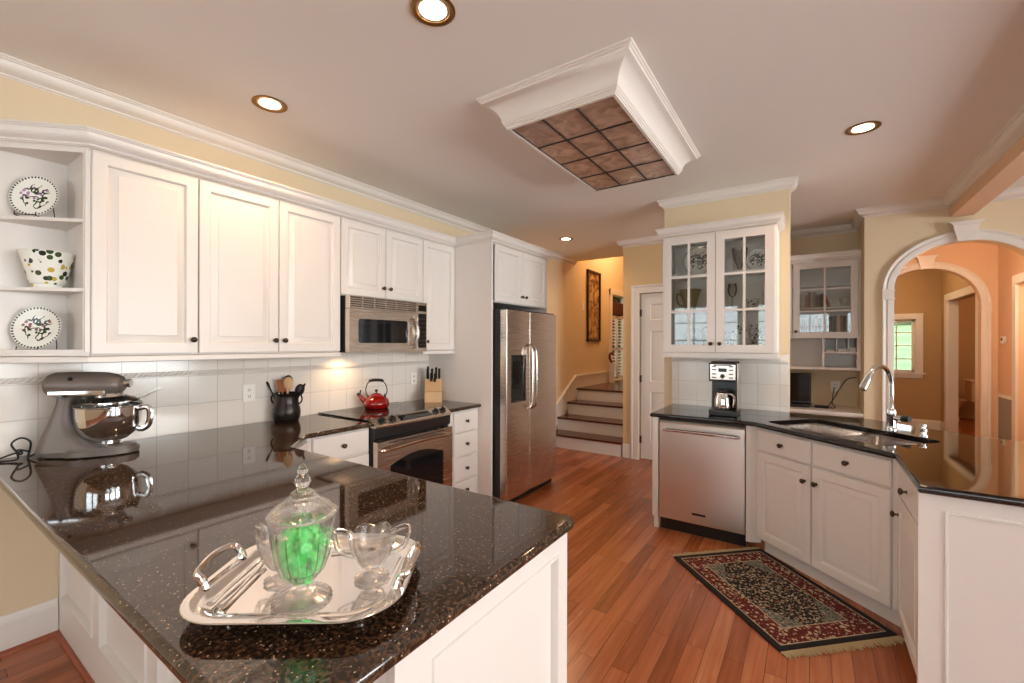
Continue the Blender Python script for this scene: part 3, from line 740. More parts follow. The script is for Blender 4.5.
def drawer_front(parent, x0, x1, z0, z1, y=-.020, kn=True, m_='white'):
    g = .0025; x0 += g; x1 -= g; z0 += g; z1 -= g
    R = lambda i, yy: [(x0+i, yy, z0+i), (x1-i, yy, z0+i), (x1-i, yy, z1-i), (x0+i, yy, z1-i)]
    o = MB().nested([R(0, y+.018), R(0, y+.006), R(.006, y+.001), R(.014, y+.001), R(.018, y)]).obj('drawer', m_, parent)
    if kn: knob(o, (x0+x1)/2, y, (z0+z1)/2)
    return o
def carcass(w, z0, z1, depth, shelves=(), back=True, t=.018, y0=0.0):
    b = MB(); b.box(0, t, y0, depth, z0, z1); b.box(w-t, w, y0, depth, z0, z1); b.box(t, w-t, y0, depth, z0, z0+t); b.box(t, w-t, y0, depth, z1-t, z1)
    if back: b.box(t, w-t, depth-.008, depth, z0+t, z1-t)
    for z in shelves: b.box(t, w-t, y0+.03, depth-.008, z-.009, z+.009)
    return b
# local frames: left wall rz=90deg, local x = world +Y, local -y = world +X
LW = PI/2
UF = -2.80           # carcass front of the uppers (door face 2 cm proud)
UZ0, UZ1 = 1.395, 2.375
def upper(label, y0, y1, z0, z1, doors, xf=UF, depth=None):
    depth = depth or (xf-WX-.002)
    t = thing('wall_cabinet', label, 'cabinet', (xf, y0, 0), LW, 'white upper cabinets on the left wall')
    w = y1-y0
    carcass(w, z0, z1, depth).obj('body', 'white', t)
    for (a, c, kx, kz) in doors: door_panel(t, a-y0, c-y0, z0+.004, z1-.012, kn=(kx-y0, kz))
    return t
upper('white single-door wall cabinet next to the open corner shelves', .592, 1.029, UZ0, UZ1, [(.592, 1.029, 1.000, 1.475)])
upper('white double-door wall cabinet left of the microwave', 1.030, 1.912, UZ0, UZ1, [(1.030, 1.4715, 1.442, 1.475), (1.4715, 1.912, 1.502, 1.475)])
upper('short white double-door cabinet directly above the microwave', 1.914, 2.719, 1.805, UZ1, [(1.914, 2.317, 2.284, 1.888), (2.317, 2.719, 2.350, 1.888)])
upper('narrow white wall cabinet between microwave and refrigerator enclosure', 2.721, 3.132, UZ0, UZ1, [(2.721, 3.132, 2.758, 1.475)])
t = upper('white double-door cabinet above the stainless refrigerator', 3.160, 4.135, 1.835, UZ1, [(3.19, 3.655, 3.620, 1.915), (3.655, 4.115, 3.690, 1.915)], xf=-2.37)
tag(MB().box(WX+.002, -2.35, 3.134, 3.156, 0.0, UZ1+.0, .001).obj('end_panel', 'white'), 'tall white side panel enclosing the left of the refrigerator', 'panel')
tag(MB().box(WX+.002, -2.36, 4.137, 4.157, 0.0, UZ1, .001).obj('end_panel', 'white'), 'tall white side panel at the far side of the refrigerator', 'panel')
# cabinet crown, mitred round the corner shelf and the refrigerator cabinet
CC = crown_prof(2.445, 0.075, 0.055)
CC2 = [(o, z) for o, z in CC]
tag(MB().sweep(CC2, [(WX+.002, .236), (-2.78, .588), (-2.78, 3.133), (-2.35, 3.133), (-2.35, 4.158), (WX+.002, 4.158)]).obj('crown_molding', 'white'),
    'white crown molding running along the tops of the left wall cabinets', 'molding')
LR = [(0, 1.392), (.006, 1.392), (.010, 1.386), (.010, 1.366), (.004, 1.362), (0, 1.362), (-.02, 1.362), (-.02, 1.392)]
tag(MB().sweep(LR, [(WX+.012, .248), (-2.79, .588), (-2.79, 1.912)]).sweep(LR, [(-2.79, 2.721), (-2.79, 3.132)]).obj('light_rail', 'white'),
    'thin white light rail under the left wall cabinets', 'molding')
# open corner shelves, 45 degree front
cs = thing('corner_shelf', 'white open angled shelf unit ending the left wall cabinets', 'shelf')
a0, a1 = Vector((-2.79, .590)), Vector((-3.128, .250))
MB().prism([(WX+.002, .25), (-2.79, .588), (WX+.002, .588)], UZ0, UZ0+.02).obj('bottom_panel', 'white', cs)
MB().prism([(WX+.002, .25), (-2.79, .588), (WX+.002, .588)], UZ1-.02, UZ1).obj('top_panel', 'white', cs)
for z in (1.713, 2.038): MB().prism([(WX+.004, .27), (-2.81, .588-.004), (WX+.004, .588-.004)], z-.016, z).obj('shelf', 'white', cs)
b = MB(); b.box(WX+.002, -2.79, .574, .590, UZ0+.02, UZ1-.02); b.box(WX+.002, WX+.010, .26, .574, UZ0+.02, UZ1-.02); b.obj('side_panel', 'white', cs)
e = (a1-a0).normalized(); nn = Vector((-e.y, e.x)); nn = nn if nn.x > 0 else -nn   # nn towards the room
b = MB()
def strip(b, s0, s1, z0, z1, th=.018):
    p0 = a0+e*s0; p1 = a0+e*s1; q0 = p0-nn*th; q1 = p1-nn*th
    pts = [(p0.x, p0.y), (p1.x, p1.y), (q1.x, q1.y), (q0.x, q0.y)]
    b.prism(pts, z0, z1)
strip(b, 0, .028, UZ0, UZ1); strip(b, .45, .475, UZ0, UZ1); strip(b, .028, .45, UZ0, UZ0+.03); strip(b, .028, .45, UZ1-.03, UZ1)
b.obj('face_frame', 'white', cs)

# ------------------------------------------------------------------ base cabinets, left run and peninsula
CT = .915; CB = .885
PX0, PX1, PY0, PY1 = -.605, WX, .296, 1.262
def counter(name, pts, holes=(), m_='granite', label='', z1=CT, th=.032):
    """stone slab, counter-clockwise outline, eased edge"""
    b = MB(); z0 = z1-th
    prof = [(.013, z1), (.007, z1-.0015), (.002, z1-.006), (0, z1-.012), (0, z0+.010), (.003, z0+.004), (.010, z0)]
    loops = [offset_poly(pts, o) for o, z in prof]; rings = [[b.v((x, y, z)) for x, y in l] for l, (o, z) in zip(loops, prof)]
    n = len(pts)
    for i in range(len(rings)-1):
        for j in range(n): b.f([rings[i][j], rings[i][(j+1) % n], rings[i+1][(j+1) % n], rings[i+1][j]])
    for k, z in ((0, z1), (-1, z0)):
        L0 = loops[k]; hv = [[b.v((x, y, z)) for x, y in h] for h in holes]
        tr = geometry.tessellate_polygon([[Vector((x, y, 0)) for x, y in l] for l in [L0]+[list(h) for h in holes]])
        allv = rings[k]+[v for h in hv for v in h]
        for t_ in tr: b.f([allv[i] for i in t_])
        if k == 0: top = hv
        else:
            for A, B_ in zip(top, hv):
                for j in range(len(A)): b.f([A[j], A[(j+1) % len(A)], B_[(j+1) % len(A)], B_[j]])
    o = b.obj(name, m_); tag(o, label, 'countertop'); return o
cr = [(-.605-.03+.03*math.cos(t), PY1-.03+.03*math.sin(t)) for t in (0, PI/6, PI/3, PI/2)]
cr2 = [(-.605-.03+.03*math.cos(t), PY0+.03+.03*math.sin(t)) for t in (-PI/2, -PI/3, -PI/6, 0)]
counter('countertop', [(WX+.001, PY0)]+cr2+cr+[(-2.25, PY1), (-2.484, 1.493), (-2.484, 1.953), (WX+.001, 1.953)],
        label='L-shaped speckled black granite countertop covering the peninsula and the left run')
counter('countertop', [(WX+.001, 2.722), (-2.462, 2.722), (-2.462, 3.132), (WX+.001, 3.132)], label='small black granite countertop under the knife block')
pb = thing('peninsula_base', 'white panelled base of the granite peninsula', 'cabinet')
PBX = -.632; PBY = 1.243; DY = .549
MB().box(WX+.002, PBX-.02, DY+.02, PBY-.02, 0, .882).obj('body', 'white', pb)
# end panel (faces +x)
b = MB().at(Matrix.Translation((PBX, 0, 0)) @ Matrix.Rotation(PI/2, 4, 'Z'))
panel_door(b, DY, PBY, 0, .882, 0, .02, [(DY+.095, PBY-.06, .14, .822)], .016, True)
b.obj('end_panel', 'white', pb)
# dining side panels (face -y)
b = MB(); ps = []; x = WX+.06
xs_ = [(-3.075, -2.545), (-2.435, -1.90), (-1.79, -1.255), (-1.145, -.72)]
for xa, xb in xs_: ps.append((xa, xb, .19, .80))
panel_door(b, WX+.002, PBX-.021, 0, .882, DY, .02, ps, .018, True)
b.obj('side_panel', 'white', pb)
MB().sweep(QR, [(WX+.002, DY), (PBX-.0, DY), (PBX-.0, PBY)]).obj('shoe_molding', 'shoe', pb)
# kitchen side doors (face +y)
rt = thing('base_cabinet', 'white peninsula cabinets with doors facing the range side', 'cabinet', (-.66, PBY-.018, 0), PI)
for k in range(3):
    door_panel(rt, .02+k*.50, .51+k*.50, .12, .70, kn=(.06+k*.5, .66)); drawer_front(rt, .02+k*.50, .51+k*.50, .71, .87)
# left run base, angled corner + drawers
lb = thing('base_cabinet', 'white angled corner base cabinet between peninsula and range', 'cabinet')
MB().prism([(WX+.002, 1.244), (-2.27, 1.244), (-2.515, 1.50), (WX+.002, 1.50)], .10, .882).prism([(WX+.002, 1.244), (-2.34, 1.244), (-2.57, 1.48), (WX+.002, 1.48)], 0, .10).obj('body', 'white', lb)
A = Vector((-2.27, 1.250)); B_ = Vector((-2.512, 1.500)); dd = (A-B_)
# local frame with -y facing the room
ang = math.atan2(-(A-B_).y, -(A-B_).x)
b = MB().at(Matrix.Translation((A.x, A.y, 0)) @ Matrix.Rotation(math.atan2((B_-A).y, (B_-A).x), 4, 'Z'))
o = b.nested(raised_rings(.025, (B_-A).length-.025, .12, .87, -.012)).obj('door', 'white', lb)
def base_run(label, y0, y1, fronts, xf=-2.52, group=None):
    t = thing('base_cabinet', label, 'cabinet', (xf, y0, 0), LW, group)
    w = y1-y0; dp = xf-WX-.002
    MB().box(0, w, 0, dp, .10, .882).box(.02, w-.02, .06, dp, 0, .10).obj('body', 'white', t)
    for f in fronts:
        if f[0] == 'drawer': drawer_front(t, f[1]-y0, f[2]-y0, f[3], f[4])
        else: door_panel(t, f[1]-y0, f[2]-y0, f[3], f[4], kn=(f[5]-y0, f[6]))
    return t
base_run('white base cabinet with one drawer left of the range', 1.502, 1.951, [('drawer', 1.53, 1.945, .715, .875), ('door', 1.53, 1.945, .115, .705, 1.575, .655)])
base_run('white four-drawer base cabinet right of the range', 2.724, 3.132, [('drawer', 2.79, 3.10, .70, .872), ('drawer', 2.79, 3.10, .486, .690), ('drawer', 2.79, 3.10, .280, .476), ('drawer', 2.79, 3.10, .110, .270)], xf=-2.50)
# backsplash
tag(MB().box(WX+.001, WX+.008, .25, 3.132, .9155, 1.385).obj('backsplash', 'tile_left'), 'white square tile backsplash behind the mixer and range', 'backsplash')
b = MB()
b.box(WX+.004, WX+.016, .25, 3.132, 1.262, 1.288, .003)
k = .26
while k < 3.12:
    b.tube([(WX+.016, k, 1.264), (WX+.021, k+.013, 1.275), (WX+.016, k+.026, 1.286)], .0048, 6); k += .024
tag(b.obj('border_tile', mat('border_tile_glaze', srgb(222, 211, 200), .25)), 'white rope-pattern border tile strip across the left backsplash', 'tile')
def outlet(label, loc, rz, wide=.07, kind='outlet'):
    t = thing('wall_outlet' if kind == 'outlet' else 'light_switch', label, 'outlet' if kind == 'outlet' else 'switch', loc, rz)
    MB().box(-wide/2, wide/2, -.006, 0, -.057, .057, .002).obj('cover_plate', 'outlet', t)
    if kind == 'outlet':
        for s in (-1, 1):
            b = MB()
            b.box(-.008, -.005, -.0085, -.006, s*.022-.004, s*.022+.006); b.box(.005, .008, -.0085, -.006, s*.022-.004, s*.022+.006); b.box(-.002, .002, -.0085, -.006, s*.022-.012, s*.022-.008)
            b.obj('socket', 'slot', t)
    else: MB().box(-.006, .006, -.014, -.006, -.010, .010, .001).obj('toggle', 'outlet', t)
    return t
outlet('white electrical outlet on the tile beside the utensil crock', (WX+.009, 1.449, 1.122), LW, .078)
outlet('white electrical outlet on the tile beside the knife block', (WX+.009, 2.93, 1.125), LW, .075)

# ================================================================== RIGHT SIDE
E_ = Vector((.7562, -.6544)); N_ = Vector((.6544, .7562))      # along / away for the diagonal front
DA = math.atan2(E_.y, E_.x)
pA = Vector((-.33, 3.486)); pB = Vector((.347, 2.900))
def dg(e, n): v = E_*e+N_*n; return (v.x, v.y)
hole0 = rrect(-2.535, -1.745, 2.515, 2.985, .07)
hole = [dg(x, y) for x, y in hole0]
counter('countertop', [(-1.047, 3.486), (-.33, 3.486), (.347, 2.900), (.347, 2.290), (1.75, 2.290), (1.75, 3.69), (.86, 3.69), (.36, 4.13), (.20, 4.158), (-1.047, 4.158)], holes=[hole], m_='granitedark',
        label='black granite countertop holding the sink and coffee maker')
# end panel left of dishwasher
tag(MB().box(-1.035, -.990, 3.515, 4.157, .10, .882, .001).box(-1.03, -.995, 3.545, 3.575, 0, .10).obj('end_panel', 'white'), 'narrow white end panel left of the dishwasher', 'panel')
# dishwasher
dw = thing('dishwasher', 'stainless steel dishwasher left of the sink cabinet', 'dishwasher', (-.985, 3.51, 0))
W = .607
MB().box(.003, W-.003, .03, .62, .085, .878).obj('body', 'black', dw)
b = MB()
n = 14; zs_ = [.105, .13, .80, .845, .862]
ring = []
for z in zs_:
    ring.append([b.v((.006+(W-.012)*i/n, -.006*math.sin(PI*i/n)+(.012 if z > .85 else .0)+(.004 if z < .11 else 0), z)) for i in range(n+1)])
for i in range(len(zs_)-1):
    for j in range(n): b.f([ring[i][j], ring[i][j+1], ring[i+1][j+1], ring[i+1][j]])
b.poly([(.006, 0, .105), (.006, .03, .105), (.006, .03, .862), (.006, .012, .862)]); b.poly([(W-.006, 0, .105), (W-.006, .03, .105), (W-.006, .03, .862), (W-.006, .012, .862)])
b.poly([(.006, .012, .862), (W-.006, .012, .862), (W-.006, .03, .862), (.006, .03, .862)]); b.poly([(.006, 0, .105), (W-.006, 0, .105), (W-.006, .03, .105), (.006, .03, .105)])
dd_ = b.obj('door', 'steelv', dw)
MB().tube([(.055, -.012, .79), (.07, -.040, .795), (W/2, -.058, .80), (W-.07, -.040, .795), (W-.055, -.012, .79)], .013, 10, smooth=5).obj('handle', 'chrome', dd_)
MB().box(.25, .345, -.010, -.004, .172, .187, .001).obj('badge', 'black', dd_)
MB().box(.0, W, .055, .08, .0, .10).obj('toe_kick', 'black', dw)
# filler + diagonal sink base
sb = thing('sink_cabinet', 'white angled sink base cabinet with two drawers and two doors', 'cabinet', (pA.x+N_.x*.05, pA.y+N_.y*.05, 0), DA)
LN = .895
b = MB(); b.box(-.02, .885, 0, .02, .10, .882); b.box(.0, .88, .02, .46, .10, .14); b.box(0, .87, .055, .075, 0, .10); b.obj('body', 'white', sb)
drawer_front(sb, .003, .412, .722, .868); drawer_front(sb, .418, .862, .722, .868)
door_panel(sb, .003, .412, .105, .715, kn=(.375, .615)); door_panel(sb, .418, .862, .105, .715, kn=(.452, .618))
tag(MB().prism([(-.376, 3.515), (-.345, 3.515), (-.285, 3.55), (-.376, 3.58)], .06, .882).obj('filler_panel', 'white'), 'slim white filler between dishwasher and sink cabinet', 'panel')
# narrow cabinet facing -x
nb = thing('base_cabinet', 'narrow white cabinet turned sideways right of the sink cabinet', 'cabinet', (.380, 2.925, 0), -PI/2)
MB().box(0, .60, 0, .55, .10, .882).box(.0, .60, .05, .5, 0, .10).obj('body', 'white', nb)
drawer_front(nb, .03, .56, .722, .868); door_panel(nb, .03, .56, .105, .715, kn=(.065, .62))
# end panel facing the camera
ep = thing('peninsula_base', 'white panelled end of the sink peninsula facing the viewer', 'cabinet')
b = MB(); panel_door(b, .352, 1.72, 0, .882, 2.322, .02, [(.425, 1.62, .13, .823)], .014, True); b.obj('end_panel', 'white', ep)
tag(MB().box(.95, 1.70, 2.345, 3.40, 0, .882, .002).obj('base_cabinet', 'white'), 'plain white cabinet block under the far right of the sink counter', 'cabinet')
# column backsplash
tag(MB().box(-1.045, -.140, 4.150, 4.159, .9155, 1.375).obj('backsplash', 'tile_back'), 'white tile backsplash behind the coffee maker', 'backsplash')
b = MB(); b.box(-1.045, -.142, 4.142, 4.150, 1.305, 1.33, .003)
k = -1.035
while k < -.16: b.tube([(k, 4.142, 1.310), (k+.010, 4.139, 1.318), (k+.020, 4.142, 1.326)], .0035, 5); k += .018
tag(b.obj('border_tile', 'outlet'), 'white rope border tile strip above the coffee maker', 'tile')

# glazed wall cabinet on the column
def glass_door(parent, x0, x1, z0, z1, cols, rows, kn, y=-.02, m_='white', st_=.062, mt=.009):
    g = .002; x0 += g; x1 -= g
    b = MB()
    holes = []; gx0, gx1, gz0, gz1 = x0+st_, x1-st_, z0+st_, z1-st_
    cw = (gx1-gx0-mt*2*(cols-1))/cols; rh_ = (gz1-gz0-mt*2*(rows-1))/rows
    for i in range(cols):
        for j in range(rows):
            xa = gx0+i*(cw+2*mt); za = gz0+j*(rh_+2*mt); holes.append([(xa, za), (xa+cw, za), (xa+cw, za+rh_), (xa, za+rh_)])
    b.at(Matrix.Translation((0, y+.018, 0)) @ Matrix.Rotation(PI/2, 4, 'X'))
    b.prism([(x0, z0), (x1, z0), (x1, z1), (x0, z1)], 0, .018, holes)
    o = b.obj('door', m_, parent)
    MB().box(gx0-.005, gx1+.005, y+.008, y+.011, gz0-.005, gz1+.005).obj('glass_pane', 'cabglass', o)
    if kn: knob(o, kn[0], y, kn[1])
    return o
GX0, GX1, GY = -1.040, -.207, 3.81
gc = thing('display_cabinet', 'white wall cabinet with two glazed doors above the coffee maker', 'cabinet', (GX0, GY, 0))
GW = GX1-GX0
carcass(GW, 1.392, 2.355, .345, shelves=(1.735, 2.035)).obj('body', 'inner', gc)
glass_door(gc, .012, GW/2, 1.392, 2.345, 2, 3, (GW/2-.032, 1.462)); glass_door(gc, GW/2, GW-.012, 1.392, 2.345, 2, 3, (GW/2+.032, 1.462))
b = MB(); b.box(-.004, GW+.004, -.012, .345, 1.350, 1.390, .003); b.obj('light_rail', 'white', gc)
b = MB(); b.sweep(crown_prof(2.425, .068, .044), [(-.0, .345), (0, -.02), (GW, -.02), (GW, .345)]); b.obj('crown_molding', 'white', gc)

# ================================================================== DESK NICHE
dk = thing('built_in_desk', 'white built-in desk in the niche behind the sink', 'desk')
MB().box(-.798, .435, 5.50, 6.128, .750, .778, .003).obj('desktop', 'trim', dk)
MB().box(-.798, -.40, 5.56, 6.12, 0, .75).obj('drawer_pedestal', 'white', dk); MB().box(.40, .435, 5.53, 6.12, 0, .75).obj('side_panel', 'white', dk)
MB().box(-.40, .40, 5.53, 5.55, .64, .75).obj('apron', 'white', dk)
DX0, DX1, DYF = -.795, .434, 5.81
dc = thing('display_cabinet', 'white glazed bookcase cabinet above the niche desk', 'cabinet', (DX0, DYF, 0))
DW_ = DX1-DX0
carcass(DW_, 1.525, 2.36, .315, shelves=(1.855, 2.10)).obj('body', 'inner', dc)
xs2 = (-.165-DX0)
glass_door(dc, .02, xs2, 1.53, 2.345, 2, 3, (xs2-.03, 1.60)); glass_door(dc, xs2+.004, DW_-.02, 1.53, 2.345, 2, 3, (xs2+.034, 1.60))
b = MB(); b.sweep(crown_prof(2.44, .09, .04), [(0, -.02), (DW_, -.02)]); b.obj('crown_molding', 'white', dc)
b = MB(); b.box(0, .018, 0, .315, 1.20, 1.525); b.box(DW_-.03, DW_, 0, .315, 1.20, 1.525); b.box(0, DW_, -.012, .315, 1.185, 1.215, .003); b.box(0, DW_, .305, .315, 1.2, 1.525)
xq = .105-DX0; b.box(xq, xq+.022, 0, .305, 1.215, 1.525); b.box(xq+.022, DW_-.03, 0, .305, 1.362, 1.382)
for q in (.105, .205): b.box(xq+.022+q-.005, xq+.022+q+.005, .01, .305, 1.382, 1.525)
b.obj('cubby_shelf', 'white', dc)

# ================================================================== APPLIANCES
# ---- slide-in range
W = .764; rg = thing('range', 'stainless steel slide-in electric range with black glass cooktop', 'oven', (-2.45, 1.956, 0), LW)
bul = lambda x: .030*math.sin(PI*max(0, min(1, x/W)))
MB().box(.002, W-.002, .035, .672, .05, .905).box(.03, W-.03, .08, .6, 0, .05).obj('body', 'black', rg)
b = MB(); b.box(-.004, W+.004, .075, .672, .9165, .926, .002)
o = b.obj('cooktop', 'blackgloss', rg)
b = MB()
for (cx_, cy_, r_) in ((.20, .22, .10), (.57, .22, .115), (.20, .50, .08), (.57, .50, .08), (.385, .52, .05)):
    for rr_ in (r_, r_*.62): b.at(cx_, cy_, .9262).lathe([(rr_, 0), (rr_+.0018, .0003), (rr_+.0036, 0)], 40, cap=False)
b.obj('burner_ring', 'slot', o)
n = 20
def strip_x(b, rows, x0=0.0, x1=W):
    R_ = [[b.v((x0+(x1-x0)*i/n, y(x0+(x1-x0)*i/n), z)) for i in range(n+1)] for y, z in rows]
    for a in range(len(rows)-1):
        for i in range(n): b.f([R_[a][i], R_[a][i+1], R_[a+1][i+1], R_[a+1][i]])
    b.f([r_[0] for r_ in R_]); b.f([r_[-1] for r_ in R_])
b = MB(); strip_x(b, [(lambda x: .085, .918), (lambda x: .085, .932), (lambda x: .074, .934), (lambda x: .000-bul(x), .893), (lambda x: -.004-bul(x), .886), (lambda x: .004-bul(x), .874), (lambda x: .05, .874)])
cp = b.obj('control_panel', 'steel', rg)
def onpanel(x, t):     # point on the slanted control face
    y0_, z0_, y1_, z1_ = .074, .934, .000-bul(x), .893
    return Vector((x, y0_+(y1_-y0_)*t, z0_+(z1_-z0_)*t))
def panrot(x):
    d = (onpanel(x, 1)-onpanel(x, 0)).normalized(); nrm = Vector((1, 0, 0)).cross(d).normalized()
    if nrm.z < 0: nrm = -nrm
    return Matrix((( 1, 0, 0), (0, d.y, nrm.y), (0, d.z, nrm.z))).to_4x4()
for x in (.075, .165, .605, .69):
    b = MB().at(Matrix.Translation(onpanel(x, .52)) @ panrot(x))
    b.lathe([(.030, 0), (.030, .003), (.023, .004), (.020, .020), (.018, .022), (.001, .0225)], 20); b.box(-.004, .004, -.020, .020, .020, .028, .001)
    b.obj('control_knob', 'black', cp)
b = MB(); q = []
for x in (.235, .535):
    for t in ((.20, .82) if x < .3 else (.82, .20)):
        xx = x+(-.015 if (t > .5 and x < .3) else .015 if t > .5 else 0); p_ = onpanel(xx, t); q.append((p_.x, p_.y-.0015-(bul(.385)-bul(xx))*0, p_.z+.0015))
top = []; 
for i in range(9):
    f_ = i/8; top.append((onpanel(.235+.30*f_, .2), onpanel(.22+.33*f_, .84)))
V_ = [(b.v((a.x, a.y-.001, a.z+.0016)), b.v((c.x, c.y-.001, c.z+.0016))) for a, c in top]
for i in range(8): b.f([V_[i][0], V_[i+1][0], V_[i+1][1], V_[i][1]])
b.obj('display', 'blackgloss', cp)
b = MB(); strip_x(b, [(lambda x: .05, .874), (lambda x: .012-bul(x)*.9, .872), (lambda x: .014-bul(x)*.7, .80), (lambda x: .03, .785)]); b.obj('vent_band', 'black', rg)
# oven door with arched window
b = MB(); z0, z1 = .235, .778
b.use('steel'); win = [(.115, .33), (.21, .27), (.56, .27), (.655, .33), (.655, .60)]+[(.655-.54*i/8, .60+.055*math.sin(PI*i/8)) for i in range(1, 8)]+[(.115, .60)]
b.at(Matrix.Translation((0, .030, 0)) @ Matrix.Rotation(PI/2, 4, 'X')); b.prism([(.004, z0), (W-.004, z0), (W-.004, z1), (.004, z1)], 0, .045, [win])
od = b.obj('oven_door', None, rg)
b = MB(); b.at(Matrix.Translation((0, .016, 0)) @ Matrix.Rotation(PI/2, 4, 'X')); b.prism(offset_poly(win, -.003) if False else win, 0, .022); b.obj('oven_window', 'blackgloss', od)
MB().tube([(.05, -.015, .715), (.06, -.050, .722), (W/2, -.075, .742), (W-.06, -.050, .722), (W-.05, -.015, .715)], .012, 8, smooth=6).obj('handle', 'steelbasin', od)
MB().box(.10, W-.10, -.018, -.013, .757, .768).obj('vent_slot', 'slot', od)
b = MB(); b.box(.004, W-.004, -.012, .04, .06, .225, .004); o = b.obj('storage_drawer', 'steel', rg)

# ---- over-the-range microwave
W = .762; mw = thing('microwave', 'stainless over-the-range microwave beneath the short wall cabinet', 'microwave', (-2.702, 1.926, 1.392), LW)
MB().box(.002, W-.002, .045, .42, 0, .408).obj('body', 'black', mw)
b = MB(); b.box(.0, .65, .0, .045, .318, .408, .002); vg = b.obj('vent_grille', 'steel', mw)
b = MB()
for k in range(5):
    z = .333+k*.016
    for s_ in range(6): b.box(.012+s_*.106, .012+s_*.106+.092, -.002, .004, z-.0035, z+.0035)
b.obj('vent_slot', 'black', vg)
b = MB().at(Matrix.Translation((0, .045, 0)) @ Matrix.Rotation(PI/2, 4, 'X'))
wn = rrect(.075, .545, .068, .245, .02, 4); b.prism(rrect(.0, .65, 0, .316, .006, 2), 0, .047, [wn]); md = b.obj('door', 'steel', mw)
b = MB().at(Matrix.Translation((0, .02, 0)) @ Matrix.Rotation(PI/2, 4, 'X')); b.prism(wn, 0, .017); b.obj('door_window', 'blackgloss', md)
MB().tube([(.605, -.002, .028), (.600, -.035, .06), (.592, -.052, .15), (.600, -.035, .25), (.605, -.002, .285)], .010, 8, smooth=5).tube([(.605, -.002, .028), (.632, -.022, .08), (.640, -.03, .155), (.632, -.022, .23), (.605, -.002, .285)], .007, 8, smooth=5).obj('handle', 'chrome', md)
b = MB(); b.box(.653, W, 0, .045, 0, .408, .002); pn = b.obj('control_panel', 'steel', mw)
b = MB(); b.box(.665, W-.012, -.003, .002, .335, .385); b.obj('display', 'blackgloss', pn)
b = MB(); b.box(.665, W-.012, -.003, .002, .03, .315); kp = b.obj('keypad', 'blackgloss', pn)
b = MB()
for i in range(3):
    for j in range(7): b.box(.673+i*.026, .687+i*.026, -.0045, -.003, .05+j*.036, .060+j*.036)
b.obj('keys', 'slot', kp)
b = MB(); b.box(.02, W-.02, .05, .40, -.004, .0); b.obj('underside_filter', 'steelbasin', mw)

# ---- refrigerator
W = .912; fr = thing('refrigerator', 'stainless side-by-side refrigerator with water dispenser', 'refrigerator', (-2.205, 3.166, 0), LW)
MB().box(.006, W-.006, .075, .88, .03, 1.755).box(.01, W-.01, .05, .09, .0, .075).box(.01, W-.01, .03, .30, 1.755, 1.772).obj('body', 'black', fr)
def fdoor(x0, x1, bow, name):
    b = MB(); n = 10; zz = [.075, .085, 1.745, 1.755]; rings = []
    prof = []
    for i in range(n+1):
        x = x0+(x1-x0)*i/n; prof.append((x, -.006*math.sin(PI*i/n)))
    prof = [(x0, .070), (x0, .012), (x0+.002, .004)]+[(x0+.006+(x1-x0-.012)*i/n, -.007*math.sin(PI*i/n)) for i in range(n+1)]+[(x1-.002, .004), (x1, .012), (x1, .070)]
    b.prism(prof, .075, 1.758); return b.obj(name, 'steel', fr)
d1 = fdoor(.002, .378, 0, 'freezer_door'); d2 = fdoor(.384, W-.002, 0, 'door')
MB().tube([(.352, -.004, .845), (.350, -.045, .875), (.350, -.060, .96), (.350, -.060, 1.33), (.350, -.045, 1.42), (.352, -.004, 1.455)], .011, 8, smooth=4).obj('handle', 'steelbasin', d1)
MB().tube([(.410, -.004, .845), (.412, -.045, .875), (.412, -.060, .96), (.412, -.060, 1.33), (.412, -.045, 1.42), (.410, -.004, 1.455)], .011, 8, smooth=4).obj('handle', 'steelbasin', d2)
b = MB(); b.nested([[(x0_, y_, z0_), (x1_, y_, z0_), (x1_, y_, z1_), (x0_, y_, z1_)] for x0_, x1_, z0_, z1_, y_ in ((.070, .300, .93, 1.355, -.004), (.070, .300, .93, 1.355, -.0095), (.082, .288, .945, 1.21, -.0095), (.088, .282, .955, 1.20, -.0088))])
b.box(.076, .294, -.012, -.008, 1.22, 1.348); dp = b.obj('dispenser', 'blackgloss', d1)
b = MB()
for i in range(3): b.box(.115+i*.05, .140+i*.05, -.0135, -.012, 1.29, 1.300); b.box(.115+i*.05, .130+i*.05, -.0135, -.012, 1.245, 1.252)
b.box(.16, .21, -.0145, -.009, 1.10, 1.15); b.box(.11, .26, -.0155, -.009, .952, .960)
b.obj('dispenser_buttons', 'iron', d1)

# ================================================================== SINK, FAUCET
sk = thing('sink', 'double-bowl stainless undermount sink set in the black counter', 'sink', (0, 0, 0), DA)
def bowl(x0, x1, y0, y1, dep, r=.06):
    L_ = []
    zt = CT-.033
    prof = [(-.004, zt), (0, zt-.006), (.004, zt-dep*.5), (.012, zt-dep+.03), (.04, zt-dep), ((y1-y0)/2-.045, zt-dep-.006)]
    b = MB(); rs = []
    for o_, z in prof:
        rr_ = max(.012, r-o_*.6); l = rrect(x0+o_, x1-o_, y0+o_, y1-o_, min(rr_, (x1-x0)/2-o_-.002, (y1-y0)/2-o_-.002), 6); rs.append([(x, y, z) for x, y in l])
    b.nested(rs); return b
bo = bowl(-2.532, -2.145, 2.53, 2.975, .20); o = bo.obj('basin', 'steelbasin', sk)
MB().at(-2.34, 2.75, CT-.245).lathe([(.045, .006), (.045, .010), (.034, .008), (.001, .006)], 20).obj('drain', 'chrome', o)
bo = bowl(-2.115, -1.748, 2.53, 2.975, .20); o = bo.obj('basin', 'steelbasin', sk)
MB().at(-1.93, 2.75, CT-.245).lathe([(.045, .006), (.045, .010), (.034, .008), (.001, .006)], 20).obj('drain', 'chrome', o)
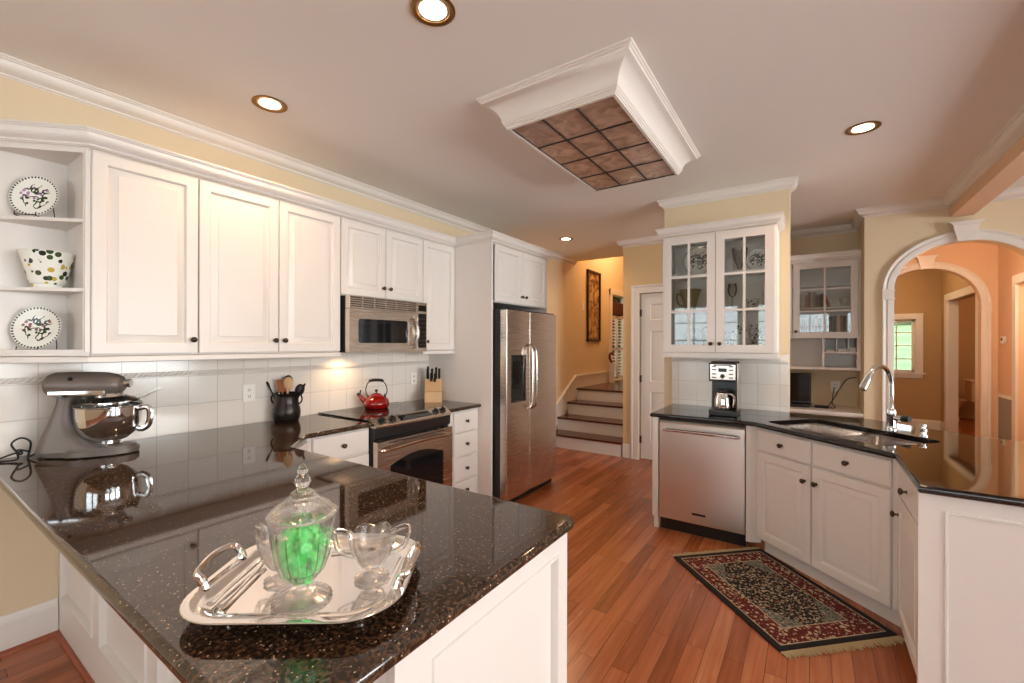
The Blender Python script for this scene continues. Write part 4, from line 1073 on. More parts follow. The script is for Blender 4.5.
MB().prism(rrect(-2.555, -1.725, 2.497, 3.003, .07), CT-.040, CT-.034, [rrect(-2.530, -2.147, 2.532, 2.973, .055), rrect(-2.113, -1.750, 2.532, 2.973, .055)]).obj('rim', 'steelbasin', sk)

ft = thing('faucet', 'chrome gooseneck kitchen faucet with dark side lever behind the sink', 'faucet', (.432, 3.705, CT), math.atan2(-N_.y, -N_.x)+.10)
# local x points over the sink
MB().lathe([(.032, 0), (.032, .006), (.026, .012), (.024, .020), (.024, .085), (.027, .09), (.027, .12), (.020, .132), (.0145, .138), (.0145, .15)], 24).obj('base', 'chrome', ft)
R_ = .118
pts = [(0, 0, .14), (0, 0, .21), (0, 0, .288)]+[(R_-R_*math.cos(PI*i/10), 0, .288+R_*math.sin(PI*i/10)) for i in range(1, 9)]
MB().tube(pts, .0135, 14, smooth=3).obj('spout', 'chrome', ft)
e0 = Vector(pts[-1]); dr = (Vector(pts[-1])-Vector(pts[-2])).normalized(); dr = (dr+Vector((0.05, 0, -.25))).normalized()
MB().tube([e0-dr*.01, e0+dr*.012, e0+dr*.03, e0+dr*.10, e0+dr*.115], [.0150, .0175, .0195, .0225, .020], 16).obj('spray_head', 'chrome', ft)
MB().tube([(0, .020, .075), (0, .05, .075), (0, .062, .078)], [.017, .017, .013], 14).obj('lever_hub', 'chrome', ft)
MB().tube([(0, .060, .078), (.002, .075, .08), (.004, .100, .083)], [.018, .021, .019], 14).obj('lever', 'black', ft)
sd = thing('soap_dispenser', 'small chrome soap dispenser beside the faucet', 'soap dispenser', (.560, 3.545, CT))
MB().lathe([(.022, 0), (.022, .005), (.014, .010), (.012, .022), (.018, .030), (.018, .040), (.011, .046), (.010, .056), (.015, .060), (.015, .068), (.001, .072)], 20).obj('pump', 'chrome', sd)
MB().tube([(0, 0, .064), (-.02, -.022, .066), (-.028, -.030, .060)], .0045, 8).obj('nozzle', 'chrome', sd)

# ================================================================== RUG
RL, RW2 = .94, .675
rug = thing('rug', 'dark red and navy oriental rug on the floor before the sink cabinet', 'rug', (-.200, 3.000, 0), DA-.085)
b = MB(); b.box(-RL/2, RL/2, -RW2/2, RW2/2, .001, .010, .002); b.obj('pile', rugmat(RL, RW2), rug)
for s_ in (-1, 1):
    b = MB(); k = -RW2/2+.003
    b.box(min(s_*RL/2, s_*(RL/2+.006)), max(s_*RL/2, s_*(RL/2+.006)), -RW2/2, RW2/2, .001, .008)
    while k < RW2/2:
        L1 = .040+random.uniform(-.006, .012); j = random.uniform(-.003, .003)
        b.tube([(s_*RL/2, k, .006), (s_*(RL/2+L1*.5), k+j, .007), (s_*(RL/2+L1), k+j*2, .003)], [.0032, .0035, .002], 5); k += .0062
    b.obj('fringe', 'fringe', rug)

# ================================================================== CEILING FIXTURES
def downlight(label, x, y, power, R=.088):
    t = thing('recessed_light', label, 'ceiling light', (x, y, H), 0, 'recessed ceiling lights')
    MB().lathe([(R, .0), (R, -.004), (R-.008, -.007), (R-.022, -.004), (R-.024, .0)], 32, cap=False).obj('trim_ring', 'brass', t)
    MB().lathe([(R-.024, -.002), (R-.030, -.0015), (R-.034, -.001)], 32, cap=False).obj('reflector', 'can', t)
    MB().lathe([(R-.034, -.0015), (R-.05, -.004), (.001, -.006)], 24).obj('lamp_face', 'bulb', t)
    l = lamp('downlight_lamp', (x, y, H-.03), power, size=.07, spot=math.radians(160)); return t
downlight('round recessed ceiling light cut by the top edge of the picture', -1.24, 1.262, 12)
downlight('round recessed ceiling light above the left wall cabinets', -2.475, 1.255, 12)
downlight('round recessed ceiling light before the arch', .263, 3.418, 12)
downlight('small recessed ceiling light near the stair hall', -2.551, 4.962, 14)
lb_ = thing('ceiling_lightbox', 'white crown-moulded ceiling light box with smoked leaded glass', 'ceiling light', (0, 0, 0))
X0, X1, Y0, Y1 = -1.495, -.640, 1.850, 3.285; zb = 2.628
def ring_(o_, z): return [(X0+o_, Y0+o_, z), (X1-o_, Y0+o_, z), (X1-o_, Y1-o_, z), (X0+o_, Y1-o_, z)]
hh = H-zb
rs = [ring_(0, H), ring_(0, H-.008), ring_(.008, H-.012), ring_(.008, H-.018), ring_(.016, H-.022), ring_(.018, H-.030)]
for i in range(1, 7):
    t_ = i/6*PI/2; rs.append(ring_(.022+.078*math.sin(t_)**1.3, H-.034-(hh-.066)*(1-math.cos(t_))))
rs += [ring_(.106, zb+.026), ring_(.106, zb+.020), ring_(.112, zb+.016), ring_(.112, zb+.010), ring_(.118, zb+.006), ring_(.118, zb), ring_(.134, zb)]
b = MB(); prev = None
for r_ in rs+[ring_(.134, zb+.03)]:
    cur = [b.v(p_) for p_ in r_]
    if prev:
        for i in range(4): b.f([prev[i], prev[(i+1) % 4], cur[(i+1) % 4], cur[i]])
    prev = cur
b.obj('molding_frame', 'trim', lb_)
gx0, gx1, gy0, gy1 = X0+.134, X1-.134, Y0+.134, Y1-.134
MB().box(gx0, gx1, gy0, gy1, zb+.010, zb+.016).obj('glass_panel', 'leaded', lb_)
b = MB()
for i in range(0, 4): x = gx0+(gx1-gx0)*i/3; b.box(x-.0035, x+.0035, gy0, gy1, zb+.004, zb+.012)
for i in range(0, 5): y = gy0+(gy1-gy0)*i/4; b.box(gx0, gx1, y-.0035, y+.0035, zb+.004, zb+.012)
b.obj('lead_came', 'rubber', lb_)

# ================================================================== HALL THINGS
pf = thing('framed_picture', 'tall dark-framed picture of a gnarled tree in the stair hall', 'picture', (WX+.004, 7.115, 2.11), LW)
MB().box(-.275, .275, -.004, 0, -.61, .61).obj('canvas', 'art', pf)
b = MB()
for (x0_, x1_, z0_, z1_) in ((-.275, -.235, -.61, .61), (.235, .275, -.61, .61), (-.275, .275, .57, .61), (-.275, .275, -.61, -.57)): b.box(x0_, x1_, -.030, 0, z0_, z1_, .003)
b.obj('frame', 'darkframe', pf)
outlet('white light switch on the stair hall wall by the picture', (WX+.002, 6.70, 2.08), LW, .08, 'switch')
th = thing('thermostat', 'small white thermostat on the wall between the arches', 'thermostat', (1.938, 7.70, 1.52), -PI/2)
MB().box(-.055, .055, -.028, 0, -.045, .045, .006).obj('housing', 'outlet', th)
MB().box(-.030, .020, -.030, -.027, -.010, .022).obj('display', 'slot', th)
gr = thing('return_air_grille', 'white louvred air return grille low on the gallery wall', 'vent', (1.938, 7.62, .12), -PI/2)
b = MB(); b.box(-.27, .27, -.014, 0, 0, .74, .002); b.obj('frame', 'outlet', gr)
b = MB()
for k in range(28): b.box(-.235+k*.0172, -.235+k*.0172+.008, -.018, -.012, .04, .70)
b.obj('louver_shade', 'louvgrey', gr)  # grey bars paint the shade between the white slats
tl = thing('toilet', 'toilet coloured tan as if warmly lit, seen through the powder room doorway', 'toilet', (2.58, 11.75, 0), -PI/2)
b = MB(); b.box(-.23, .23, -.10, .09, .40, .76, .02); b.obj('tank', 'toilet', tl)
b = MB(); b.box(-.25, .25, -.12, .10, .76, .80, .012); b.obj('tank_lid', 'toilet', tl)
b = MB().at(Matrix.Translation((0, -.36, 0)) @ Matrix.Scale(1.25, 4, (0, 1, 0))); b.lathe([(.11, 0), (.12, .02), (.10, .12), (.12, .26), (.18, .36), (.19, .40), (.15, .40), (.10, .30), (.001, .26)], 24); b.obj('bowl', 'toilet', tl)
b = MB().at(Matrix.Translation((0, -.36, 0)) @ Matrix.Scale(1.25, 4, (0, 1, 0))); b.lathe([(.195, .402), (.198, .42), (.001, .43)], 24); b.obj('seat_lid', 'toilet', tl)
lamp('gallery_lamp', (1.2, 5.95, 2.70), 17, (1, .80, .60), .12)
lamp('stair_lamp', (-2.5, 7.6, 3.6), 26, (1, .68, .36), .2)
lamp('study_lamp', (.9, 9.2, 2.4), 8, (1, .72, .42), .2)
lamp('powder_lamp', (2.7, 10.6, 2.2), 9, (1, .6, .34), .15)
lamp('side_room_lamp', (2.6, 6.9, 2.2), 10, (1, .75, .5), .15)
l = bpy.data.lights.new('range_hood_lamp', 'SPOT'); l.energy = 3.2; l.color = (1, .66, .36); l.spot_size = math.radians(150); l.spot_blend = .7; l.shadow_soft_size = .03
o = bpy.data.objects.new('range_hood_lamp', l); C.objects.link(o); o.location = (WX+.13, 2.12, 1.382)

# ================================================================== SMALL THINGS, LEFT COUNTER
# stand mixer (x = towards the bowl)
mx = thing('stand_mixer', 'dark grey stand mixer with polished steel bowl on the left counter', 'stand mixer', (-2.900, .622, CT), math.radians(50))
b = MB(); pr = []
for i in range(40):
    a = 2*PI*i/40; x = .198*math.cos(a)+(-.008); wy = .105*math.sin(a)*(1.0 if math.cos(a) > -.2 else .86)
    pr.append((x, wy))
b.prism(pr, .006, .030); b.prism(offset_poly(pr, .010), .030, .040); b.obj('base', 'mixgrey', mx)
b = MB()
for (x, y) in ((-.16, .05), (-.16, -.05), (.0, -.085), (.0, .085), (.14, 0)): b.at(x, y, 0).lathe([(.012, 0), (.012, .008)], 12)
b.obj('foot', 'rubber', mx)
# pedestal: loft of rounded sections
b = MB(); secs = [(.030, -.200, .125, .088), (.06, -.193, .045, .080), (.10, -.180, -.020, .070), (.15, -.160, -.050, .062), (.20, -.140, -.062, .055), (.25, -.122, -.062, .052), (.285, -.115, -.055, .055)]
rings = []
for z, xa, xb, hw in secs: rings.append([b.v((x, y, z)) for x, y in rrect(xa, xb, -hw, hw, min(hw, (xb-xa)/2)*.75, 5)])
for i in range(len(rings)-1):
    m_ = len(rings[i])
    for j in range(m_): b.f([rings[i][j], rings[i][(j+1) % m_], rings[i+1][(j+1) % m_], rings[i+1][j]])
b.f(rings[0]); b.f(rings[-1]); b.obj('pedestal', 'mixgrey', mx, angle=50)
b = MB(); hs = [(-.176, .018), (-.172, .040), (-.160, .058), (-.140, .068), (-.08, .0715), (0, .0715), (.06, .069), (.095, .060), (.120, .046), (.132, .030)]
b.tube([(x, 0, .340-(x+.17)*.012) for x, r_ in hs], [r_ for x, r_ in hs], 28, flat=.88)
hd = b.obj('motor_head', 'mixgrey', mx, angle=60)
b = MB(); b.tube([(.125, 0, .342), (.152, 0, .342)], [.019, .019], 16).tube([(.152, 0, .342), (.160, 0, .342)], [.022, .018], 16); b.obj('attachment_hub', 'chrome', hd)
b = MB()
for s_ in (-1, 1): b.box(-.135, .085, s_*.064-.004, s_*.064+.004, .290, .314, .003)
b.obj('trim_band', 'chrome', hd)
b = MB(); b.sphere((-.05, -.0665, .372), .010, 10); b.obj('lock_knob', 'black', hd)
b = MB(); b.tube([(-.09, -.068, .287), (-.07, -.088, .286)], .007, 8); b.obj('speed_lever', 'black', hd)
b = MB().at(.068, 0, 0); b.lathe([(.062, .250), (.062, .278), (.055, .296)], 28); b.obj('planetary', 'chrome', mx)
b = MB().at(.068, 0, 0); b.lathe([(.050, .040), (.052, .048), (.044, .053), (.044, .060), (.072, .073), (.102, .100), (.121, .143), (.126, .190), (.126, .230), (.130, .233), (.130, .236), (.124, .236), (.121, .190), (.115, .143), (.096, .104), (.070, .080), (.001, .070)], 48); bl = b.obj('bowl', 'chrome', mx, angle=50)
MB().tube([(.192, 0, .215), (.222, 0, .222), (.238, 0, .205), (.238, 0, .16), (.230, 0, .130), (.205, 0, .112), (.184, 0, .120)], [.009]*7, 10, smooth=4, flat=1.6).obj('handle', 'chrome', bl)
b = MB().at(.068, 0, 0); b.lathe([(.130, .237), (.130, .241), (.10, .270), (.066, .282)], 40, cap=False); sh = b.obj('pouring_shield', 'cabglass', mx)

b = MB(); p0 = [(.165, -.045, .250), (.165, .045, .250), (.275, .035, .305), (.275, -.035, .305)]; b.poly(p0); b.poly([(.165, -.045, .250), (.275, -.035, .305), (.275, -.038, .325), (.165, -.048, .273)]); b.poly([(.165, .045, .250), (.275, .035, .305), (.275, .038, .325), (.165, .048, .273)]); b.obj('pour_chute', 'cabglass', sh)
MB().tube([(-.19, -.02, .03), (-.225, -.03, .008), (-.245, .00, .012), (-.225, -.02, .075), (-.245, -.045, .100), (-.270, -.060, .075), (-.255, -.035, .022), (-.27, -.01, .03), (-.325, -.06, .006), (-.29, -.09, .006), (-.235, -.08, .01), (-.255, -.05, .045), (-.225, -.02, .03)], .0042, 7, smooth=6).obj('power_cord', 'rubber', mx)

# utensil crock and utensils
RT = Vector((math.cos(YAW), math.sin(YAW), 0)); FW = Vector((-math.sin(YAW), math.cos(YAW), 0)); UP = Vector((0, 0, 1))
CX, CY = -3.020, 1.652
ck = thing('utensil_crock', 'dark pewter two-handled crock holding kitchen utensils', 'crock', (CX, CY, CT))
b = MB(); b.lathe([(.066, 0), (.076, .004), (.086, .03), (.090, .058), (.088, .085), (.079, .118), (.075, .140), (.075, .172), (.077, .180), (.084, .190), (.086, .196), (.082, .198), (.075, .184), (.071, .140), (.080, .07), (.070, .015), (.001, .010)], 40); b.obj('body', 'iron', ck, angle=50)
for s_ in (-1, 1):
    a = YAW; v_ = Vector((math.cos(a), math.sin(a), 0))*s_
    P = [v_*.076+UP*.180, v_*.094+UP*.186, v_*.106+UP*.165, v_*.103+UP*.138, v_*.084+UP*.118]
    MB().tube(P, .0055, 8, smooth=4).obj('handle', 'iron', ck)
RT = Vector((math.cos(YAW), math.sin(YAW), 0)); FW = Vector((-math.sin(YAW), math.cos(YAW), 0)); UP = Vector((0, 0, 1))
def utensil(label, kind, dx, dy, tx, tz, m_, cat):
    base = Vector((CX, CY, CT+.02))+RT*dx*.4+FW*dy; tip = Vector((CX, CY, CT))+RT*tx+FW*dy*1.6+UP*tz
    d = (tip-base).normalized(); b = MB()
    if kind == 'spoon':
        b.tube([base, tip-d*.06], .006, 8); side = d.cross(FW).normalized()
        b.at(Matrix.Translation(tip-d*.032) @ Matrix([[side.x, FW.x, d.x, 0], [side.y, FW.y, d.y, 0], [side.z, FW.z, d.z, 0], [0, 0, 0, 1]])); b.sphere((0, 0, 0), .038, 14, (.90, .26, 1.15))
    elif kind == 'paddle':
        b.tube([base, tip-d*.07], .006, 8); side = d.cross(FW).normalized()
        b.at(Matrix.Translation(tip-d*.035) @ Matrix([[side.x, FW.x, d.x, 0], [side.y, FW.y, d.y, 0], [side.z, FW.z, d.z, 0], [0, 0, 0, 1]])); b.box(-.036, .036, -.004, .004, -.050, .035, .004)
    else:
        b.tube([base, tip-d*.05, tip-d*.02, tip], [.005, .006, .009, .007], 8)
    o = b.obj(cat.replace(' ', '_'), m_); tag(o, label, cat); return o
utensil('round wooden spoon standing at the front of the pewter crock', 'spoon', .0, -.02, .030, .300, 'woodlight', 'wooden spoon')
utensil('flat wooden spatula leaning back in the pewter crock', 'paddle', -.02, .0, -.040, .288, 'woodmid', 'spatula')
utensil('second wooden spoon half behind the round one in the crock', 'spoon', -.01, .01, .004, .292, 'woodmid', 'wooden spoon')
utensil('black ladle handle rising above the wooden spoon in the crock', 'spoon', -.01, .035, -.018, .305, 'black', 'ladle')
utensil('steel-handled utensil leaning far left out of the crock', 'handle', -.03, -.01, -.130, .275, 'iron', 'kitchen utensil')
utensil('second steel utensil leaning left below the first in the crock', 'handle', -.03, .02, -.090, .250, 'chrome', 'whisk')
utensil('dark utensil leaning far right out of the crock', 'handle', .03, -.01, .135, .262, 'iron', 'kitchen tongs')
utensil('slotted black spoon leaning right in the crock', 'spoon', .03, .015, .090, .245, 'black', 'slotted spoon')

# kettle
KX, KY = -2.955, 2.365
kt = thing('kettle', 'glossy red kettle with black handle on the cooktop', 'kettle', (KX, KY, .9275))
kb = MB().lathe([(.088, 0), (.096, .006), (.103, .030), (.103, .045), (.095, .068), (.075, .092), (.045, .106), (.040, .108)], 40).obj('body', 'red', kt, angle=50)
ld = MB().lathe([(.040, .108), (.036, .116), (.020, .122), (.001, .124)], 28).obj('lid', 'red', kt)
MB().lathe([(.005, .122), (.005, .130), (.012, .136), (.013, .145), (.008, .151), (.001, .152)], 14).obj('knob', 'black', ld)
w_ = -RT*.97+FW*(-.2)
MB().tube([w_*.080+UP*.045, w_*.115+UP*.080, w_*.135+UP*.108], [.026, .017, .012], 14).obj('spout', 'red', kt)
MB().tube([w_*.132+UP*.102, w_*.150+UP*.122], [.014, .013], 12).tube([w_*.128+UP*.118, w_*.125+UP*.150], [.005, .006], 8).obj('whistle', 'black', kt)
MB().tube([-RT*.070+UP*.09, -RT*.088+UP*.14, -RT*.075+UP*.195, -RT*.045+UP*.222], .0042, 8, smooth=4).tube([RT*.070+UP*.09, RT*.088+UP*.14, RT*.075+UP*.195, RT*.045+UP*.222], .0042, 8, smooth=4).obj('handle_bail', 'iron', kt)
MB().tube([-RT*.060+UP*.220, -RT*.03+UP*.228, RT*.03+UP*.228, RT*.060+UP*.220], [.011, .013, .013, .011], 10, smooth=3).obj('handle_grip', 'black', kt)
MB().tube([-RT*.072+UP*.082, -RT*.072+UP*.105], .008, 8).tube([RT*.072+UP*.082, RT*.072+UP*.115], .008, 8).obj('handle_bracket', 'black', kt)

# knife block, x' = RT direction
KBX, KBY = -2.925, 2.995
kbk = thing('knife_block', 'light wooden knife block on the counter right of the range', 'knife block', (KBX, KBY, CT), YAW+.18)
b = MB().at(Matrix.Translation((0, 0, 0)) @ Matrix(((0, 0, 1, 0), (1, 0, 0, 0), (0, 1, 0, 0), (0, 0, 0, 1))))
# side profile in (y, z), extruded across x
b.prism([(-.07, 0), (.075, 0), (.120, .165), (.060, .205), (-.02, .095), (-.07, .095)], -.078, .078); b.obj('body', 'woodlight', kbk)
b = MB(); b.sphere((0, -.062, .045), .009, 10, (1, .3, 1.2)); b.obj('emblem', 'black', kbk)
Tm = Matrix.Translation((KBX, KBY, CT)) @ Matrix.Rotation(YAW+.18, 4, 'Z')
sl = Vector((0, -.34, .94)).normalized()
ks = [(-.056, .060, .105), (-.050, .095, .150), (-.020, .045, .085), (-.012, .085, .120), (.015, .040, .085), (.026, .080, .130), (.054, .060, .105)]
names = ['leftmost front', 'tall back left', 'second front', 'middle back', 'third front', 'right back', 'rightmost']
for i, (x, y, L1) in enumerate(ks):
    z0 = .095+(y+.02)*1.375 if y < .06 else .205-(y-.06)*.66
    p0 = Tm @ Vector((x, y, z0+.004)); p1 = Tm @ (Vector((x, y, z0))+sl*L1); p0 = Vector(p0); 
    o = MB().tube([p0, p0.lerp(p1, .3), p0.lerp(p1, .8), p1], [.011, .0125, .0115, .0135], 8, flat=.7).obj('knife', 'black')
    tag(o, 'black-handled kitchen knife, %s of those in the wooden block' % names[i], 'knife', 'knives in the block')

# ---- things on the corner shelf
def plate_thing(label, petal, s_, z, R, off=.075):
    c = a0+e*s_-nn*off
    m_ = floral('botanical_plate_'+label[:6], R, 0.0, petal)
    b = MB().at(Matrix.Rotation(PI/2, 4, 'X'))
    b.lathe([(.001, -.004), (R*.55, -.004), (R*.60, -.001), (R, .010), (R, .013), (R*.62, .004), (R*.56, .001), (.001, .001)], 48)
    o = b.obj('decorative_plate', m_); tag(o, label, 'plate'); o.location = (c.x, c.y, z+R*.985+.010); o.rotation_euler = (-.14, 0, PI/4)
    return c
def plate_stand(label, c, z, R):
    t = thing('plate_stand', label, 'plate stand', (c.x, c.y, z), PI/4)
    b = MB()
    for s_ in (-1, 1):
        x = s_*R*.42
        b.tube([(x, -.055, .022), (x, -.058, .006), (x, -.02, .004), (x, .045, .004), (x, .035, R*.9)], .0022, 6, smooth=3)
    b.tube([(-R*.42, .02, .006), (R*.42, .02, .006)], .002, 6).tube([(-R*.42, .036, R*.8), (R*.42, .036, R*.8)], .002, 6)
    b.tube([(-R*.42, -.057, .008), (R*.42, -.057, .008)], .002, 6); b.obj('wire_frame', 'iron', t)
c = plate_thing('round white plate with lilac flowers on the top corner shelf', srgb(176, 142, 178), .268, 2.040, .098); plate_stand('black wire stand under the lilac flower plate', c, 2.040, .098)
c = plate_thing('round white plate with pink-brown blossoms on the lowest corner shelf', srgb(150, 96, 100), .258, 1.417, .100); plate_stand('black wire stand under the lowest blossom plate', c, 1.417, .100)
c = a0+e*.228-nn*.085
b = MB(); b.lathe([(.052, 0), (.055, .006), (.053, .014), (.060, .022), (.064, .030), (.084, .120), (.094, .158), (.100, .166), (.097, .170), (.088, .158), (.078, .12), (.058, .035), (.001, .028)], 48, mod=lambda a, z: 1+.012*math.cos(16*a) if z > .14 else 1)
o = b.obj('cachepot', 'botanic'); tag(o, 'flared white cachepot with butterflies and leaves on the middle corner shelf', 'pot', loc=(c.x, c.y, 1.715))

# ================================================================== TRAY AND CRYSTAL ON THE PENINSULA
def RD(r, d): v = RT*r+FW*d; return v.x, v.y
tx, ty = RD(-.440, .985)
tr = thing('serving_tray', 'rounded silver serving tray with two handles on the peninsula', 'tray', (tx, ty, CT), YAW+.02)
TW, TD = .218, .186
b = MB()
prof = [(0, .030), (-.003, .033), (.004, .034), (.030, .029), (.036, .0235), (.042, .0215), (.05, .021)]
def rr4(o_, z, r0=.11): return [(x, y, z) for x, y in rrect(-TW+o_, TW-o_, -TD+o_, TD-o_, max(.03, r0-o_), 10)]
b.nested([rr4(.055, .018), rr4(.036, .020), rr4(.004, .029), rr4(0, .030), rr4(-.001, .032), rr4(.002, .034), rr4(.030, .030), rr4(.037, .025), rr4(.048, .0225), rr4(.052, .0222)])
b.poly([p_ for p_ in rr4(.055, .018)])
b.obj('dish', 'silver', tr, angle=50)
b = MB()
for x, y in ((-.13, -.09), (.13, -.09), (.13, .09), (-.13, .09)): b.at(x, y, 0).lathe([(.008, 0), (.010, .004), (.007, .010), (.010, .020)], 12)
b.obj('foot', 'silver', tr)
for s_ in (-1, 1):
    P = [(s_*(TW-.018), -.066, .032), (s_*(TW-.012), -.066, .050), (s_*(TW+.002), -.058, .064), (s_*(TW+.008), 0, .070), (s_*(TW+.002), .058, .064), (s_*(TW-.012), .066, .050), (s_*(TW-.018), .066, .032)]
    MB().tube(P, [.009, .007, .0062, .0070, .0062, .007, .009], 10, smooth=5, flat=1.3).obj('handle', 'silver', tr)
TZ = CT+.0228
# lidded candy jar
jx, jy = RD(-.425, .885)
jx, jy = -.853, .500
jr = thing('candy_jar', 'tall lidded cut-crystal candy jar on a pedestal foot, centre of the tray', 'jar', (jx, jy, TZ))
fl = lambda k, a_: (lambda a, z: 1+a_*math.cos(k*a))
def scal(a, z):
    if z < .02: return 1+.05*abs(math.cos(12*a))
    if .055 < z < .145: return 1-.035*abs(math.sin(9*a))
    return 1
b = MB(); b.lathe([(.001, 0), (.052, 0), (.055, .003), (.050, .008), (.030, .017), (.013, .024), (.010, .030), (.014, .035), (.024, .040), (.042, .060), (.054, .090), (.060, .130), (.062, .160), (.064, .170), (.064, .172), (.060, .172), (.056, .150), (.054, .125), (.048, .092), (.036, .064), (.018, .046), (.001, .043)], 72, mod=scal)
b.obj('bowl', 'crystal', jr, angle=20)
b = MB(); ls = lambda a, z: 1-.03*abs(math.sin(9*a)) if .18 < z < .215 else 1
b.lathe([(.001, .178), (.030, .180), (.050, .174), (.058, .1725), (.066, .1725), (.067, .177), (.062, .182), (.050, .192), (.032, .204), (.022, .218), (.013, .224), (.009, .228), (.013, .232), (.0165, .240), (.012, .250), (.007, .254), (.011, .260), (.009, .268), (.003, .275), (.001, .2755)], 72, mod=ls)
b.obj('lid', 'crystal', jr, angle=20)
# wrapped candies inside
cand = None; kk = 0
for lay, (z, rr_, nn_) in enumerate(((.060, .010, 2), (.080, .022, 4), (.102, .028, 5), (.124, .030, 5), (.143, .022, 4))):
    for i in range(nn_):
        a = 2*PI*i/nn_+lay*.7
        if cand is None:
            b = MB(); t = bmesh.new(); bmesh.ops.create_icosphere(t, subdivisions=2, radius=.0115)
            rnd = random.Random(5)
            for q in t.verts: q.co *= 1+rnd.uniform(-.22, .22); q.co.x *= 1.15
            b.merge(t)
            for s_ in (-1, 1): b.prism([(s_*.010, -.002), (s_*.010, .002), (s_*.019, .009), (s_*.021, 0), (s_*.019, -.009)], -.001, .001)
            cand = b.obj('wrapped_candy', 'greencandy', angle=5); o = cand
        else: o = cand.copy(); C.objects.link(o)
        tag(o, 'green cellophane-wrapped candy inside the crystal jar', 'candy', 'green candies in the crystal jar', (jx+rr_*math.cos(a), jy+rr_*math.sin(a), TZ+z-.006))
        o.rotation_euler = (random.uniform(0, 3), random.uniform(0, 3), random.uniform(0, 3)); kk += 1
# sugar bowl with two handles (right) and creamer (left, partly behind the jar)
def crystal_cup(name, label, cat, x, y, rz, hs, spout):
    t = thing(name, label, cat, (x, y, TZ), rz)
    def md(a, z):
        k = 1
        if z < .008: k = 1+.06*abs(math.cos(6*a))
        if z > .045: k = 1+.05*math.cos(6*a)
        if spout and z > .075: k += .22*max(0, math.cos(a))**6
        return k
    n = 60; prof = [(.001, 0), (.034, 0), (.036, .004), (.020, .010), (.011, .017), (.013, .024), (.026, .032), (.040, .055), (.047, .078), (.050, .098), (.0465, .098), (.043, .080), (.036, .058), (.022, .037), (.001, .031)]
    b = MB(); rings = []
    for (r, z) in prof:
        ring = []
        for i in range(n):
            a = 2*PI*i/n; zz = z+(.007*abs(math.cos(3*a)) if z > .09 else 0)+(.010*max(0, math.cos(a))**6 if spout and z > .09 else 0)
            ring.append(b.v((r*md(a, z)*math.cos(a), r*md(a, z)*math.sin(a), zz)))
        rings.append(ring)
    for i in range(len(rings)-1):
        for j in range(n): b.f([rings[i][j], rings[i][(j+1) % n], rings[i+1][(j+1) % n], rings[i+1][j]])
    b.obj('bowl', 'crystal', t, angle=22)
    for s_ in hs:
        b = MB(); b.tube([(s_*.043, 0, .098), (s_*.060, 0, .107), (s_*.078, 0, .108), (s_*.076, 0, .085), (s_*.066, 0, .062), (s_*.036, 0, .052)], [.005, .0048, .0052, .0045, .0042, .005], 6, smooth=2, flat=1.3); b.obj('handle', 'crystal', t, angle=20)
crystal_cup('sugar_bowl', 'two-handled cut-crystal sugar bowl at the right of the tray', 'sugar bowl', -.803, .632, YAW+.2, (-1, 1), False)
crystal_cup('creamer', 'cut-crystal creamer on the tray, half hidden behind the jar', 'creamer', -.957, .516, YAW-.35, (-1,), True)
# silver tongs and butter knife
tg = MB()
p0 = Vector((-.960, .385, TZ+.006)); p1 = Vector((-1.062, .525, TZ+.008)); d = (p1-p0).normalized(); sdv = Vector((-d.y, d.x, 0))
for s_ in (-1, 1): tg.tube([p0+sdv*s_*.010+UP*(.004 if s_ > 0 else 0), p0.lerp(p1, .3)+sdv*s_*.012, p0.lerp(p1, .8)+sdv*s_*.009, p1+sdv*s_*.004+UP*.004], [.009, .004, .005, .006], 8, smooth=3, flat=.5)
tg.tube([p1+sdv*.005+UP*.004, p1+d*.010+UP*.005, p1-sdv*.005+UP*.004], .005, 8, flat=.6)
tag(tg.obj('serving_tongs', 'silver', angle=50), 'silver serving tongs lying at the left end of the tray', 'tongs')
pk = Vector(RD(-.445, 1.085)+(TZ+.004,)); pk2 = Vector(RD(-.335, 1.115)+(TZ+.004,)); 
dd2 = (pk2-pk).normalized(); sv = Vector((-dd2.y, dd2.x, 0))
o = MB().tube([pk, pk.lerp(pk2, .35), pk.lerp(pk2, .45), pk.lerp(pk2, .8), pk2], [.005, .004, .005, .012, .006], 8, smooth=3, flat=.3).obj('butter_knife', 'silver'); tag(o, 'silver butter knife on the far side of the tray behind the jar', 'knife')

# ================================================================== COFFEE MAKER, DESK THINGS
cm = thing('coffee_maker', 'black and steel drip coffee maker on the counter below the glazed cabinet', 'coffee maker', (-.545, 3.735, CT))
MB().box(-.098, .098, -.115, .110, .002, .045, .006).box(-.095, .095, .025, .110, .045, .27).box(-.098, .098, -.110, .110, .262, .402, .008).box(-.085, .085, -.09, .10, .402, .412, .004).obj('body', 'black', cm)
b = MB(); b.box(-.088, .088, -.1165, -.108, .275, .392, .003); pn = b.obj('control_panel', 'steel', cm)
b = MB(); b.box(-.028, .028, -.119, -.116, .335, .362)
for sx in (-1, 1):
    for z in (.292, .318, .350, .376): b.box(sx*.058-.014, sx*.058+.014, -.119, -.116, z-.004, z+.004)
b.box(-.060, .060, -.119, -.116, .381, .388); b.at(Matrix.Translation((0, -.116, .303)) @ Matrix.Rotation(PI/2, 4, 'X')).lathe([(.017, 0), (.016, .006), (.001, .007)], 20); b.obj('buttons', 'black', pn)
MB().box(.096, .102, -.105, .105, .045, .400, .002).obj('side_trim', 'steelbasin', cm); MB().box(-.102, -.096, .03, .105, .045, .400, .002).obj('side_trim', 'steelbasin', cm)
ca = MB().at(-.005, -.040, .048).lathe([(.058, 0), (.062, .006), (.064, .03), (.060, .08), (.050, .118), (.046, .125), (.001, .126)], 36).obj('carafe', 'chrome', cm)
